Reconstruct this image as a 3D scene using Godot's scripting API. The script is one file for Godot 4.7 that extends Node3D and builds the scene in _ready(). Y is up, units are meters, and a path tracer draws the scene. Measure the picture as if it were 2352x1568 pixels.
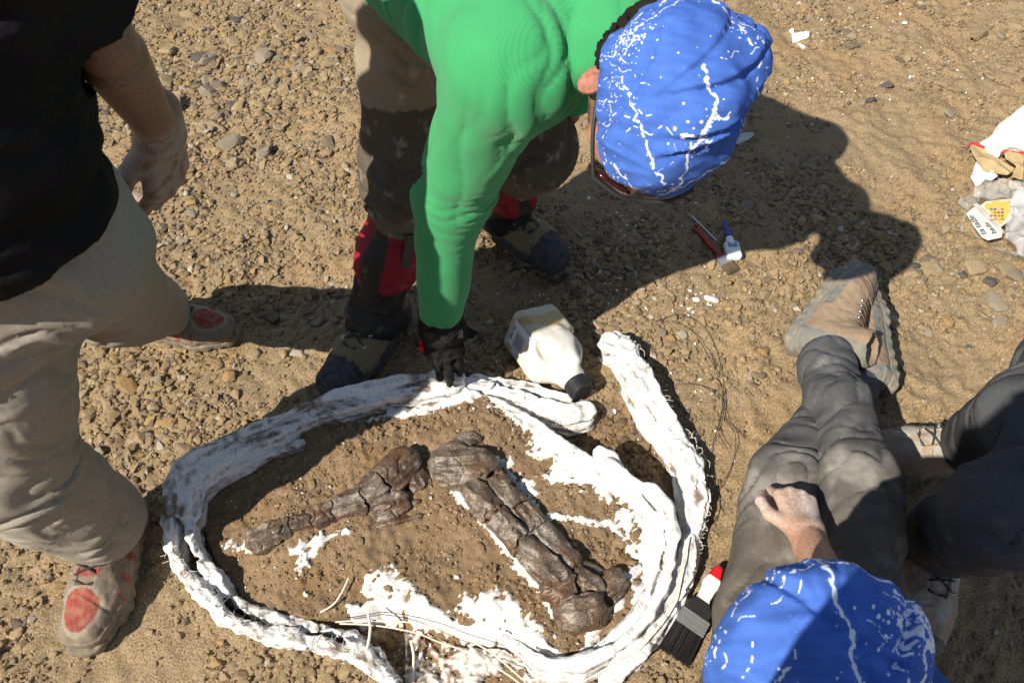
extends Node3D

# ---------- set-up of the view: the photographer stands at the origin, camera at eye height, looking down 53 degrees ----------
const EYE := Vector3(0, 1.65, 0)
const PITCH := 53.0
const FOCAL := 1907.0
var SUN_AZ := 43.0      # degrees from +x towards -z in which shadows run
var SUN_EL := 44.0
var rng := RandomNumberGenerator.new()
var n1 := FastNoiseLite.new()
var n2 := FastNoiseLite.new()
var n3 := FastNoiseLite.new()
var M := {}
var taken := {}
var T0 := 0


# a point of the place: where the line of sight through a spot of the survey picture (2352 wide) is at height h
func P(px: float, py: float, h := 0.0) -> Vector3:
	var u := (px - 1176.0) / FOCAL
	var v := (py - 784.0) / FOCAL
	var a := deg_to_rad(PITCH)
	var d := Vector3(u, -sin(a) - v * cos(a), -cos(a) + v * sin(a))
	return EYE + d * ((h - EYE.y) / d.y)


func numbered(called: String) -> String:
	if not taken.has(called):
		taken[called] = 0
		return called
	taken[called] += 1
	return "%s_%03d" % [called, taken[called]]


func tag(o: Node3D, label := "", category := "", group := "", kind := "") -> Node3D:
	if label: o.set_meta("label", label)
	if category: o.set_meta("category", category)
	if group: o.set_meta("group", group)
	if kind: o.set_meta("kind", kind)
	return o


func thing(called: String, at: Vector3, label: String, category: String, group := "") -> Node3D:
	var o := Node3D.new()
	o.name = numbered(called)
	add_child(o)
	o.position = at
	return tag(o, label, category, group)


# one named mesh; under a thing the vertices (given in world axes) are moved into the thing's own axes
func put(called: String, mesh: Mesh, mat: Material, parent: Node3D = null) -> MeshInstance3D:
	var o := MeshInstance3D.new()
	o.mesh = mesh
	o.material_override = mat
	if parent == null or parent == self:
		o.name = numbered(called)
		add_child(o)
	else:
		o.name = called
		parent.add_child(o, true)
		var up: Node = parent
		while up != self:
			o.position -= (up as Node3D).position
			up = up.get_parent()
	return o


func mesh_from(v: PackedVector3Array, n: PackedVector3Array, idx: PackedInt32Array, c := PackedColorArray(), uv := PackedVector2Array(), turned := false) -> ArrayMesh:
	for i in range(0, 0 if turned else idx.size(), 3):      # front faces run clockwise
		var p := v[idx[i]]
		if (v[idx[i + 1]] - p).cross(v[idx[i + 2]] - p).dot(n[idx[i]] + n[idx[i + 1]] + n[idx[i + 2]]) > 0.0:
			var k := idx[i + 1]
			idx[i + 1] = idx[i + 2]
			idx[i + 2] = k
	var a := []
	a.resize(Mesh.ARRAY_MAX)
	a[Mesh.ARRAY_VERTEX] = v
	a[Mesh.ARRAY_NORMAL] = n
	a[Mesh.ARRAY_INDEX] = idx
	if c.size() == v.size(): a[Mesh.ARRAY_COLOR] = c
	if uv.size() == v.size(): a[Mesh.ARRAY_TEX_UV] = uv
	var m := ArrayMesh.new()
	m.add_surface_from_arrays(Mesh.PRIMITIVE_TRIANGLES, a)
	return m


func ramp(cols: Array, offs: Array = []) -> Gradient:
	var g := Gradient.new()
	var pc := PackedColorArray()
	var po := PackedFloat32Array()
	for i in cols.size():
		pc.append(cols[i])
		po.append(offs[i] if offs.size() else float(i) / maxf(1, cols.size() - 1))
	g.colors = pc
	g.offsets = po
	return g


func noise_tex(freq: float, octaves: int, g: Gradient, side := 512, sd := 1, kind := FastNoiseLite.TYPE_SIMPLEX_SMOOTH, normal := 0.0) -> NoiseTexture2D:
	var n := FastNoiseLite.new()
	n.seed = sd
	n.noise_type = kind
	n.frequency = freq
	n.fractal_octaves = octaves
	n.fractal_type = FastNoiseLite.FRACTAL_FBM if octaves > 1 else FastNoiseLite.FRACTAL_NONE
	var t := NoiseTexture2D.new()
	t.width = side
	t.height = side
	t.seamless = true
	t.noise = n
	if g: t.color_ramp = g
	if normal > 0.0:
		t.as_normal_map = true
		t.bump_strength = normal
	return t


# a material laid on by world position: tint from vertices, grain and relief from computed textures
func stuff(rough: float, tex: Texture2D = null, nrm: Texture2D = null, per_metre := 2.0, nscale := 1.0, spec := 0.3) -> StandardMaterial3D:
	var m := StandardMaterial3D.new()
	m.vertex_color_use_as_albedo = true
	m.roughness = rough
	m.metallic_specular = spec
	if tex: m.albedo_texture = tex
	if nrm:
		m.normal_enabled = true
		m.normal_texture = nrm
		m.normal_scale = nscale
	m.uv1_triplanar = true
	m.uv1_scale = Vector3.ONE * per_metre
	return m


func plain(c: Color, rough: float, metal := 0.0, spec := 0.5) -> StandardMaterial3D:
	var m := StandardMaterial3D.new()
	m.albedo_color = c.linear_to_srgb()
	m.roughness = rough
	m.metallic = metal
	m.metallic_specular = spec
	return m


func L(r: float, g: float, b: float) -> Color:
	return Color(r, g, b)


func frame(fwd: Vector3, up: Vector3) -> Basis:      # columns: x side, y up, z forward
	var z := fwd.normalized()
	var x := up.cross(z).normalized()
	return Basis(x, z.cross(x), z)


# ---------- solid shapes as distance fields, meshed with surface nets ----------
class Field:
	var lo: Vector3
	var c: float
	var nx: int
	var ny: int
	var nz: int
	var f: PackedFloat32Array
	var lat := PackedFloat32Array()      # for walls: how far aside of the crest, and how far along it
	var alo := PackedFloat32Array()
	var done := false
	var tracked := false
	var V := PackedVector3Array()
	var N := PackedVector3Array()
	var I := PackedInt32Array()
	var C := PackedColorArray()
	var U := PackedVector2Array()

	func _init(a: Vector3, b: Vector3, cell: float) -> void:
		lo = a
		c = cell
		var s := ((b - a) / cell).ceil()
		nx = int(s.x) + 2
		ny = int(s.y) + 2
		nz = int(s.z) + 2
		f.resize(nx * ny * nz)
		f.fill(9.0)

	func span(a: Vector3, b: Vector3, m: float) -> PackedInt32Array:
		var p := (a.min(b) - Vector3.ONE * m - lo) / c
		var q := (a.max(b) + Vector3.ONE * m - lo) / c
		return PackedInt32Array([maxi(0, int(p.x)), mini(nx - 1, int(q.x) + 1), maxi(0, int(p.y)), mini(ny - 1, int(q.y) + 1), maxi(0, int(p.z)), mini(nz - 1, int(q.z) + 1)])

	func cone(a: Vector3, b: Vector3, ra: float, rb: float, k := 0.0) -> void:
		var r := span(a, b, maxf(ra, rb) + k + 2.5 * c)
		var ab := b - a
		var bb := maxf(ab.length_squared(), 1e-9)
		var dr := rb - ra
		for z in range(r[4], r[5] + 1):
			for y in range(r[2], r[3] + 1):
				var i := (z * ny + y) * nx + r[0]
				var p := lo + Vector3(r[0], y, z) * c - a
				for x in range(r[0], r[1] + 1):
					var t := clampf(p.dot(ab) / bb, 0.0, 1.0)
					var d := (p - ab * t).length() - ra - dr * t
					var e := f[i]
					if k > 0.0:
						var h := maxf(k - absf(d - e), 0.0)
						f[i] = minf(d, e) - h * h * 0.25 / k
					elif d < e:
						f[i] = d
					i += 1
					p.x += c

	func blob(at: Vector3, b: Basis, rad: Vector3, k := 0.0, carve := false) -> void:
		var big := maxf(rad.x, maxf(rad.y, rad.z))
		var small := minf(rad.x, minf(rad.y, rad.z))
		var r := span(at, at, big + k + 2.5 * c)
		var inv := b.inverse()
		for z in range(r[4], r[5] + 1):
			for y in range(r[2], r[3] + 1):
				for x in range(r[0], r[1] + 1):
					var i := (z * ny + y) * nx + x
					var q := inv * (lo + Vector3(x, y, z) * c - at)
					var k0 := (q / rad).length()
					var k1 := (q / (rad * rad)).length()
					var d := k0 * (k0 - 1.0) / k1 if k1 > 1e-6 else -small
					var e := f[i]
					if carve:
						d = -d
						var hc := maxf(k - absf(d - e), 0.0)
						f[i] = maxf(d, e) + (hc * hc * 0.25 / k if k > 0.0 else 0.0)
					elif k > 0.0:
						var h := maxf(k - absf(d - e), 0.0)
						f[i] = minf(d, e) - h * h * 0.25 / k
					elif d < e:
						f[i] = d

	# rounded box
	func box(at: Vector3, b: Basis, half: Vector3, round: float, k := 0.0, carve := false) -> void:
		var r := span(at, at, half.length() + k + 2.5 * c)
		var inv := b.inverse()
		var hh := half - Vector3.ONE * round
		for z in range(r[4], r[5] + 1):
			for y in range(r[2], r[3] + 1):
				for x in range(r[0], r[1] + 1):
					var i := (z * ny + y) * nx + x
					var q := (inv * (lo + Vector3(x, y, z) * c - at)).abs() - hh
					var d := q.max(Vector3.ZERO).length() + minf(maxf(q.x, maxf(q.y, q.z)), 0.0) - round
					var e := f[i]
					if carve:
						f[i] = maxf(e, -d)
					elif k > 0.0:
						var h := maxf(k - absf(d - e), 0.0)
						f[i] = minf(d, e) - h * h * 0.25 / k
					elif d < e:
						f[i] = d

	# an upright wall from a to b (feet of the wall), half thickness r, heights ha and hb, leaning by lean metres per metre of height
	func wall(a: Vector3, b: Vector3, ra: float, rb: float, ha: float, hb: float, k := 0.0, round := 0.008, from := 0.0) -> void:
		if lat.is_empty():
			lat.resize(f.size())
			alo.resize(f.size())
		var rm := maxf(ra, rb)
		var hm := maxf(ha, hb)
		var r := span(a, b + Vector3(0, hm, 0), rm + k + 3.0 * c)
		var ab := Vector3(b.x - a.x, 0, b.z - a.z)
		var bb := maxf(ab.length_squared(), 1e-9)
		for z in range(r[4], r[5] + 1):
			for y in range(r[2], r[3] + 1):
				for x in range(r[0], r[1] + 1):
					var i := (z * ny + y) * nx + x
					var w := lo + Vector3(x, y, z) * c
					var q := w - a
					var t := clampf((q.x * ab.x + q.z * ab.z) / bb, 0.0, 1.0)
					var h := ha + (hb - ha) * t
					var dx := Vector2(q.x - ab.x * t, q.z - ab.z * t).length() - (ra + (rb - ra) * t) + round
					var yy := absf(w.y - (a.y + (b.y - a.y) * t) - h * 0.5) - h * 0.5 + round
					var d := Vector2(maxf(dx, 0), maxf(yy, 0)).length() + minf(maxf(dx, yy), 0.0) - round
					var e := f[i]
					if d < e:
						lat[i] = (q.x * ab.z - q.z * ab.x) / sqrt(bb)
						alo[i] = from + t * sqrt(bb)
					if k > 0.0:
						var g := maxf(k - absf(d - e), 0.0)
						f[i] = minf(d, e) - g * g * 0.25 / k
					elif d < e:
						f[i] = d

	# keep what lies behind a plane
	func cut(at: Vector3, n: Vector3, bump: FastNoiseLite = null, amp := 0.0, reach := 99.0, rough := 6.0) -> void:
		for z in nz:
			for y in ny:
				var i := (z * ny + y) * nx
				for x in nx:
					if f[i] < 3.0 * c:
						var p := lo + Vector3(x, y, z) * c
						var d := (p - at).dot(n)
						if bump: d += bump.get_noise_3dv(p * rough) * amp
						if d > f[i] and p.distance_squared_to(at) < reach * reach: f[i] = d
					i += 1

	# out(p) is how far the surface is pushed out at p
	func push(band: float, out: Callable) -> void:
		for z in nz:
			for y in ny:
				var i := (z * ny + y) * nx
				for x in nx:
					if absf(f[i]) < band:
						f[i] -= out.call(lo + Vector3(x, y, z) * c)
					i += 1

	func push_along(band: float, out: Callable) -> void:
		tracked = true
		for z in nz:
			for y in ny:
				var i := (z * ny + y) * nx
				for x in nx:
					if absf(f[i]) < band:
						f[i] -= out.call(lo + Vector3(x, y, z) * c, lat[i], alo[i])
					i += 1

	func build(color = null, uvs = null) -> void:
		var cells := PackedInt32Array()
		var at := PackedInt32Array()
		at.resize(f.size())
		at.fill(-1)
		var far := 5.0 * c
		var sy := nx
		var sz := nx * ny
		for z in nz - 1:
			for y in ny - 1:
				var i := (z * ny + y) * nx
				for x in nx - 1:
					if absf(f[i]) < far:
						var a := f[i]
						var b := f[i + 1]
						var d := f[i + sy]
						var e := f[i + sy + 1]
						var g := f[i + sz]
						var h := f[i + sz + 1]
						var k := f[i + sz + sy]
						var l := f[i + sz + sy + 1]
						var s := int(a < 0) + int(b < 0) + int(d < 0) + int(e < 0) + int(g < 0) + int(h < 0) + int(k < 0) + int(l < 0)
						if s > 0 and s < 8:
							var sum := Vector3.ZERO
							var m := 0
							if (a < 0) != (b < 0): sum += Vector3(a / (a - b), 0, 0); m += 1
							if (d < 0) != (e < 0): sum += Vector3(d / (d - e), 1, 0); m += 1
							if (g < 0) != (h < 0): sum += Vector3(g / (g - h), 0, 1); m += 1
							if (k < 0) != (l < 0): sum += Vector3(k / (k - l), 1, 1); m += 1
							if (a < 0) != (d < 0): sum += Vector3(0, a / (a - d), 0); m += 1
							if (b < 0) != (e < 0): sum += Vector3(1, b / (b - e), 0); m += 1
							if (g < 0) != (k < 0): sum += Vector3(0, g / (g - k), 1); m += 1
							if (h < 0) != (l < 0): sum += Vector3(1, h / (h - l), 1); m += 1
							if (a < 0) != (g < 0): sum += Vector3(0, 0, a / (a - g)); m += 1
							if (b < 0) != (h < 0): sum += Vector3(1, 0, b / (b - h)); m += 1
							if (d < 0) != (k < 0): sum += Vector3(0, 1, d / (d - k)); m += 1
							if (e < 0) != (l < 0): sum += Vector3(1, 1, e / (e - l)); m += 1
							at[i] = V.size()
							cells.append(i)
							V.append(lo + (Vector3(x, y, z) + sum / m) * c)
							N.append(Vector3(b + e + h + l - a - d - g - k, d + e + k + l - a - b - g - h, g + h + k + l - a - b - d - e).normalized())
					i += 1
		for i in cells:
			var a := f[i] < 0
			var v := at[i]
			if a != (f[i + 1] < 0) and i >= sy + sz:
				quad(v, at[i - sy], at[i - sy - sz], at[i - sz], a)
			if a != (f[i + sy] < 0) and i >= 1 + sz:
				quad(v, at[i - sz], at[i - sz - 1], at[i - 1], a)
			if a != (f[i + sz] < 0) and i >= 1 + sy:
				quad(v, at[i - 1], at[i - 1 - sy], at[i - sy], a)
		if color != null:
			for i in V.size():
				if tracked: C.append(color.call(V[i], N[i], lat[cells[i]], alo[cells[i]]))
				else: C.append(color.call(V[i], N[i]))
		if uvs != null:
			for i in V.size(): U.append(uvs.call(V[i]))

	func quad(p: int, q: int, r: int, s: int, flip: bool) -> void:
		if p < 0 or q < 0 or r < 0 or s < 0: return
		if flip: I.append_array(PackedInt32Array([p, r, q, p, s, r]))
		else: I.append_array(PackedInt32Array([p, q, r, p, r, s]))

	func orient() -> void:      # front faces run clockwise
		for i in range(0, I.size(), 3):
			var p := V[I[i]]
			if (V[I[i + 1]] - p).cross(V[I[i + 2]] - p).dot(N[I[i]] + N[I[i + 1]] + N[I[i + 2]]) > 0.0:
				var k := I[i + 1]
				I[i + 1] = I[i + 2]
				I[i + 2] = k
		done = true

	func add(o: Field) -> void:
		var base := V.size()
		V.append_array(o.V)
		N.append_array(o.N)
		C.append_array(o.C)
		U.append_array(o.U)
		for i in o.I: I.append(i + base)


func mesh_of(q: Field, origin := Vector3.ZERO) -> ArrayMesh:
	var v := q.V
	if origin != Vector3.ZERO:
		v = PackedVector3Array()
		v.resize(q.V.size())
		for i in v.size(): v[i] = q.V[i] - origin
	return mesh_from(v, q.N, q.I, q.C, q.U, q.done)


# solids are worked out side by side and put into the scene in order
var jobs := []


func later(called: String, mat: Material, parent: Node3D, make: Callable, own_axes := false) -> void:
	jobs.append([called, make, mat, parent, own_axes])


func run_jobs() -> void:
	var made := []
	made.resize(jobs.size())
	var list := jobs
	var id := WorkerThreadPool.add_group_task(func(i: int) -> void:
		var q: Field = list[i][1].call()
		q.orient()
		made[i] = q, list.size(), -1, true)
	WorkerThreadPool.wait_for_group_task_completion(id)
	for i in list.size():
		var m := mesh_of(made[i])
		if list[i][4]:
			var o := MeshInstance3D.new()
			o.mesh = m
			o.material_override = list[i][2]
			o.name = list[i][0]
			(list[i][3] as Node3D).add_child(o, true)
		else:
			put(list[i][0], m, list[i][2], list[i][3])
	jobs = []


func bounds(pts: Array, m: float) -> Array:
	var a: Vector3 = pts[0]
	var b: Vector3 = pts[0]
	for p in pts:
		a = a.min(p)
		b = b.max(p)
	return [a - Vector3.ONE * m, b + Vector3.ONE * m]


# wrinkles: [centre, reach, axis across which the folds follow each other, wavelength, depth, wander]
func folds(ws: Array, base_amp: float, base_scale: float, sd := 0.0) -> Callable:
	return func(p: Vector3) -> float:
		var d := n1.get_noise_3dv(p * base_scale + Vector3(sd, 0, 0)) * base_amp
		for w in ws:
			var q: Vector3 = p - w[0]
			var r: float = w[1]
			var l2 := q.length_squared() / (r * r)
			if l2 < 4.0:
				var ph: float = q.dot(w[2]) / w[3] * PI + n2.get_noise_3dv(p * 9.0) * w[5]
				d += w[4] * exp(-l2) * (pow(absf(sin(ph)), 0.5) - 0.72)
		return d


# a garment: tapered tubes joined smoothly, cut off at planes, wrinkled
func garment(tubes: Array, cell: float, k: float, cuts: Array, wrinkle, band: float, color = null, uvs = null) -> Field:
	var pts := []
	var big := 0.0
	for t in tubes:
		pts.append(t[0])
		pts.append(t[1])
		big = maxf(big, maxf(t[2], t[3]))
	var b := bounds(pts, big + 0.03)
	var q := Field.new(b[0], b[1], cell)
	for t in tubes: q.cone(t[0], t[1], t[2], t[3], t[4] if t.size() > 4 else k)
	if wrinkle != null: q.push(band, wrinkle)
	for u in cuts: q.cut(u[0], u[1], n2, u[2] if u.size() > 2 else 0.006, u[3] if u.size() > 3 else 99.0)
	q.build(color, uvs)
	return q


# a round tube along points
func tube_data(q: Field, pts: PackedVector3Array, r: float, sides := 6, r_end := -1.0, color := Color.WHITE) -> void:
	var m := pts.size()
	var up := Vector3.UP
	for i in m:
		var d := (pts[mini(i + 1, m - 1)] - pts[maxi(i - 1, 0)]).normalized()
		if absf(d.dot(up)) > 0.95: up = Vector3.RIGHT
		var s := up.cross(d).normalized()
		up = d.cross(s).normalized()
		var rr := r if r_end < 0 else lerpf(r, r_end, float(i) / maxf(1, m - 1))
		for j in sides:
			var a := TAU * j / sides
			var nn := s * cos(a) + up * sin(a)
			q.V.append(pts[i] + nn * rr)
			q.N.append(nn)
			q.C.append(color)
			if i > 0:
				var p0 := q.V.size() - 1
				var p1 := q.V.size() - 1 - j + (j + 1) % sides
				q.I.append_array(PackedInt32Array([p0, p0 - sides, p1, p1, p0 - sides, p1 - sides]))
	for e in [0, m - 1]:
		var first := 0
		var cen := q.V.size()
		q.V.append(pts[e])
		q.N.append((pts[e] - pts[1 if e == 0 else m - 2]).normalized())
		q.C.append(color)
		if e == 0:
			first = cen - m * sides
		else:
			first = cen - 1 - sides
		for j in sides: q.I.append_array(PackedInt32Array([cen, first + j, first + (j + 1) % sides]))


func empty_field() -> Field:
	return Field.new(Vector3.ZERO, Vector3.ONE * 0.01, 0.01)


# smooth line through points
func curve(pts: Array, per := 8) -> PackedVector3Array:
	var out := PackedVector3Array()
	for i in pts.size() - 1:
		var a: Vector3 = pts[maxi(i - 1, 0)]
		var b: Vector3 = pts[i]
		var c: Vector3 = pts[i + 1]
		var d: Vector3 = pts[mini(i + 2, pts.size() - 1)]
		for j in per: out.append(b.cubic_interpolate(c, a, d, float(j) / per))
	out.append(pts[-1])
	return out


# a closed solid turned round an axis: profile of [along, radius]
func lathe(q: Field, at: Vector3, b: Basis, prof: Array, sides := 24, color := Color.WHITE) -> void:
	var base := q.V.size()
	for i in prof.size():
		var p0: Array = prof[maxi(i - 1, 0)]
		var p1: Array = prof[mini(i + 1, prof.size() - 1)]
		var sl := Vector2(p1[0] - p0[0], p1[1] - p0[1]).normalized()
		for j in sides:
			var a := TAU * j / sides
			var rad := b.x * cos(a) + b.z * sin(a)
			q.V.append(at + b.y * prof[i][0] + rad * prof[i][1])
			q.N.append((rad * sl.x - b.y * sl.y).normalized())
			q.C.append(color)
	for i in prof.size() - 1:
		for j in sides:
			var p := base + i * sides + j
			var r := base + i * sides + (j + 1) % sides
			q.I.append_array(PackedInt32Array([p, p + sides, r, r, p + sides, r + sides]))


func lap(what: String) -> void:
	print("%6.1f s  %s" % [(Time.get_ticks_msec() - T0) / 1000.0, what])


# ---------- the ground ----------
var zones := []          # [x, z, reach, gravel density added]
var pit := PackedVector2Array()
var block := PackedVector2Array()
var keep_off := []       # [x, z, reach] where no larger stone lies


func flat(pts: Array, h: float) -> PackedVector2Array:
	var out := PackedVector2Array()
	for p in pts:
		var w := P(p[0], p[1], h)
		out.append(Vector2(w.x, w.z))
	return out


func signed(p: Vector2, poly: PackedVector2Array) -> float:      # distance to an outline, negative inside
	var d := 9.0
	var inside := false
	var m := poly.size()
	for i in m:
		var a := poly[i]
		var b := poly[(i + 1) % m]
		var ab := b - a
		var t := clampf((p - a).dot(ab) / ab.length_squared(), 0.0, 1.0)
		d = minf(d, p.distance_squared_to(a + ab * t))
		if (a.y > p.y) != (b.y > p.y) and p.x < (b.x - a.x) * (p.y - a.y) / (b.y - a.y) + a.x: inside = not inside
	return -sqrt(d) if inside else sqrt(d)


func gravel_at(x: float, z: float) -> float:
	var g := 0.62 + n1.get_noise_2d(x * 2.2, z * 2.2) * 0.75 + n2.get_noise_2d(x * 7.0, z * 7.0) * 0.5 - smoothstep(0.0, 1.2, x) * 0.12
	for q in zones:
		var d2: float = ((x - q[0]) * (x - q[0]) + (z - q[1]) * (z - q[1])) / (q[2] * q[2])
		if d2 < 3.0: g += q[3] * exp(-d2)
	return g


# 1 where the ground is laid out finely, 0 far away
func near_here(x: float, z: float) -> float:
	return 1.0 - smoothstep(0.0, 0.9, Vector2(maxf(absf(x) - 2.0, 0.0), maxf(absf(z + 1.6) - 1.35, 0.0)).length())


func G(x: float, z: float) -> float:
	var near := near_here(x, z)
	var h := n1.get_noise_2d(x * 0.7, z * 0.7) * 0.03 + (n2.get_noise_2d(x * 4.0 + 40.0, z * 4.0) * 0.012 + n3.get_noise_2d(x * 14.0, z * 14.0) * 0.011) * near
	if x > -0.75 and x < 0.55 and z > -1.3 and z < -0.3:
		var s := signed(Vector2(x, z), pit)
		h = h * 0.5 - 0.03 * smoothstep(0.01, -0.04, s)
	if absf(x) > 6.0 or absf(z) > 8.0: h += n1.get_noise_2d(x * 0.05, z * 0.05) * 0.4
	return h


func soil_tint(x: float, z: float, damp: float) -> Color:
	var near := near_here(x, z)
	var t := (n2.get_noise_2d(x * 5.0, z * 5.0) * 0.5 + n3.get_noise_2d(x * 19.0, z * 19.0) * 0.35) * near
	var dry := L(0.405, 0.296, 0.175).lerp(L(0.355, 0.265, 0.162), clampf(0.5 + t, 0, 1))
	dry = dry.lerp(L(0.42, 0.285, 0.145), clampf(n1.get_noise_2d(x * 3.0 + 9.0, z * 3.0) * 0.9 * near, 0, 0.7))
	var wet := L(0.28, 0.19, 0.113).lerp(L(0.335, 0.23, 0.14), clampf(0.5 + t, 0, 1))
	return dry.lerp(wet, damp)


func spread(a: float, b: float, step: float, far: float) -> PackedFloat32Array:
	var out := PackedFloat32Array()
	var left := []
	var x := a
	var s := step
	while x > -far:
		s *= 1.35
		x -= s
		left.push_front(x)
	for q in left: out.append(q)
	x = a
	while x < b:
		out.append(x)
		x += step
	s = step
	while x < far:
		out.append(x)
		x += s
		s *= 1.35
	return out


func make_ground() -> void:
	var xs := spread(-2.0, 2.1, 0.0105, 260.0)
	var zs := spread(-2.95, -0.3, 0.0105, 260.0)
	var v := PackedVector3Array()
	var c := PackedColorArray()
	var n := PackedVector3Array()
	var idx := PackedInt32Array()
	var w := xs.size()
	var hs := PackedFloat32Array()
	for z in zs:
		for x in xs:
			var fine := 0.0
			if x > -2.1 and x < 2.2 and z > -3.1 and z < -0.2:
				var g := gravel_at(x, z)
				fine = near_here(x, z) * (n3.get_noise_2d(x * 50.0, z * 50.0) * 0.009 * clampf(0.4 + g, 0.4, 1.3) + n2.get_noise_2d(x * 30.0, z * 30.0) * 0.004)
			var y := G(x, z) + fine
			v.append(Vector3(x, y, z))
			var damp := 0.0
			if x > -0.8 and x < 0.7 and z > -1.3 and z < -0.25:
				damp = 0.85 * smoothstep(0.03, -0.02, signed(Vector2(x, z), pit))
			c.append(soil_tint(x, z, damp))
	for j in zs.size():
		for i in w:
			var i0 := maxi(i - 1, 0)
			var i1 := mini(i + 1, w - 1)
			var j0 := maxi(j - 1, 0)
			var j1 := mini(j + 1, zs.size() - 1)
			var dx := (v[j * w + i1].y - v[j * w + i0].y) / (xs[i1] - xs[i0])
			var dz := (v[j1 * w + i].y - v[j0 * w + i].y) / (zs[j1] - zs[j0])
			n.append(Vector3(-dx, 1, -dz).normalized())
			if i < w - 1 and j < zs.size() - 1:
				var k := j * w + i
				idx.append_array(PackedInt32Array([k, k + 1, k + w, k + 1, k + w + 1, k + w]))
	tag(put("ground", mesh_from(v, n, idx, c), M.earth), "", "", "", "structure")


# ---------- stones ----------
func rock(sd: int, fine: bool) -> ArrayMesh:
	var r := RandomNumberGenerator.new()
	r.seed = sd
	var t := (1.0 + sqrt(5.0)) / 2.0
	var p: Array[Vector3] = []
	for q in [Vector3(-1, t, 0), Vector3(1, t, 0), Vector3(-1, -t, 0), Vector3(1, -t, 0), Vector3(0, -1, t), Vector3(0, 1, t), Vector3(0, -1, -t), Vector3(0, 1, -t), Vector3(t, 0, -1), Vector3(t, 0, 1), Vector3(-t, 0, -1), Vector3(-t, 0, 1)]: p.append(q.normalized())
	var tri := [0, 11, 5, 0, 5, 1, 0, 1, 7, 0, 7, 10, 0, 10, 11, 1, 5, 9, 5, 11, 4, 11, 10, 2, 10, 7, 6, 7, 1, 8, 3, 9, 4, 3, 4, 2, 3, 2, 6, 3, 6, 8, 3, 8, 9, 4, 9, 5, 2, 4, 11, 6, 2, 10, 8, 6, 7, 9, 8, 1]
	if fine:
		for pass_ in 2:
			var seen := {}
			var out := []
			for i in range(0, tri.size(), 3):
				var mids := []
				for e in 3:
					var a: int = tri[i + e]
					var b: int = tri[i + (e + 1) % 3]
					var key := mini(a, b) * 4096 + maxi(a, b)
					if not seen.has(key):
						seen[key] = p.size()
						p.append(((p[a] + p[b]) * 0.5).normalized())
					mids.append(seen[key])
				out.append_array([tri[i], mids[0], mids[2], tri[i + 1], mids[1], mids[0], tri[i + 2], mids[2], mids[1], mids[0], mids[1], mids[2]])
			tri = out
	var planes := []
	for i in (15 if fine else 8):
		planes.append([Vector3(r.randfn(), r.randfn() * 0.9, r.randfn()).normalized(), r.randf_range(0.5, 0.92)])
	planes.append([Vector3(r.randfn() * 0.15, 1, r.randfn() * 0.15).normalized(), r.randf_range(0.4, 0.6)])
	for i in p.size():
		var d := p[i]
		var rad := 1.05
		for q in planes:
			var k: float = d.dot(q[0])
			if k > 0.05: rad = minf(rad, q[1] / k)
		p[i] = d * rad * (r.randf_range(0.96, 1.04) if fine else r.randf_range(0.78, 1.15))
	var v := PackedVector3Array()
	var n := PackedVector3Array()
	var idx := PackedInt32Array()
	for i in range(0, tri.size(), 3):
		var a := p[tri[i]]
		var b := p[tri[i + 1]]
		var e := p[tri[i + 2]]
		var nn := (b - a).cross(e - a).normalized()
		if nn.dot(a) < 0: nn = -nn
		for q in [a, b, e]:
			idx.append(v.size())
			v.append(q)
			n.append(nn.lerp(q.normalized(), 0.12).normalized())
	return mesh_from(v, n, idx)


func stone_tint(r: RandomNumberGenerator, damp := 0.0) -> Color:
	var k := r.randf()
	var c: Color
	if k < 0.52: c = L(0.40, 0.29, 0.168)
	elif k < 0.74: c = L(0.365, 0.27, 0.163)
	elif k < 0.84: c = L(0.29, 0.22, 0.145)
	elif k < 0.89: c = L(0.20, 0.155, 0.115)
	elif k < 0.96: c = L(0.44, 0.30, 0.145)
	else: c = L(0.52, 0.45, 0.36)
	c = c * r.randf_range(0.8, 1.15)
	return c.lerp(Color(c.r * 0.6, c.g * 0.52, c.b * 0.45), damp)


func scatter(called: String, mesh: Mesh, places: Array, cols: Array, mat: Material) -> void:
	var mm := MultiMesh.new()
	mm.transform_format = MultiMesh.TRANSFORM_3D
	mm.use_colors = true
	mm.mesh = mesh
	mm.instance_count = places.size()
	for i in places.size():
		mm.set_instance_transform(i, places[i])
		mm.set_instance_color(i, cols[i])
	var o := MultiMeshInstance3D.new()
	o.multimesh = mm
	o.material_override = mat
	o.name = numbered(called)
	add_child(o)
	tag(o, "", "", "", "stuff")


func lying(r: RandomNumberGenerator, x: float, y: float, z: float, s: float, squash := 0.75) -> Transform3D:
	var b := Basis.from_euler(Vector3(r.randf_range(-0.5, 0.5), r.randf() * TAU, r.randf_range(-0.5, 0.5)))
	b = b.scaled_local(Vector3(s * r.randf_range(0.8, 1.35), s * squash * r.randf_range(0.65, 1.1), s * r.randf_range(0.7, 1.05)))
	return Transform3D(b, Vector3(x, y + s * squash * 0.3, z))


func seen_from_here(x: float, z: float, m := 0.06) -> bool:      # within the strip of ground that is surveyed
	var hw := 0.12 + 0.655 * (-z * 0.602 + 1.318) + m
	return z < -0.36 + m and z > -2.85 - m and absf(x) < hw


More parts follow.
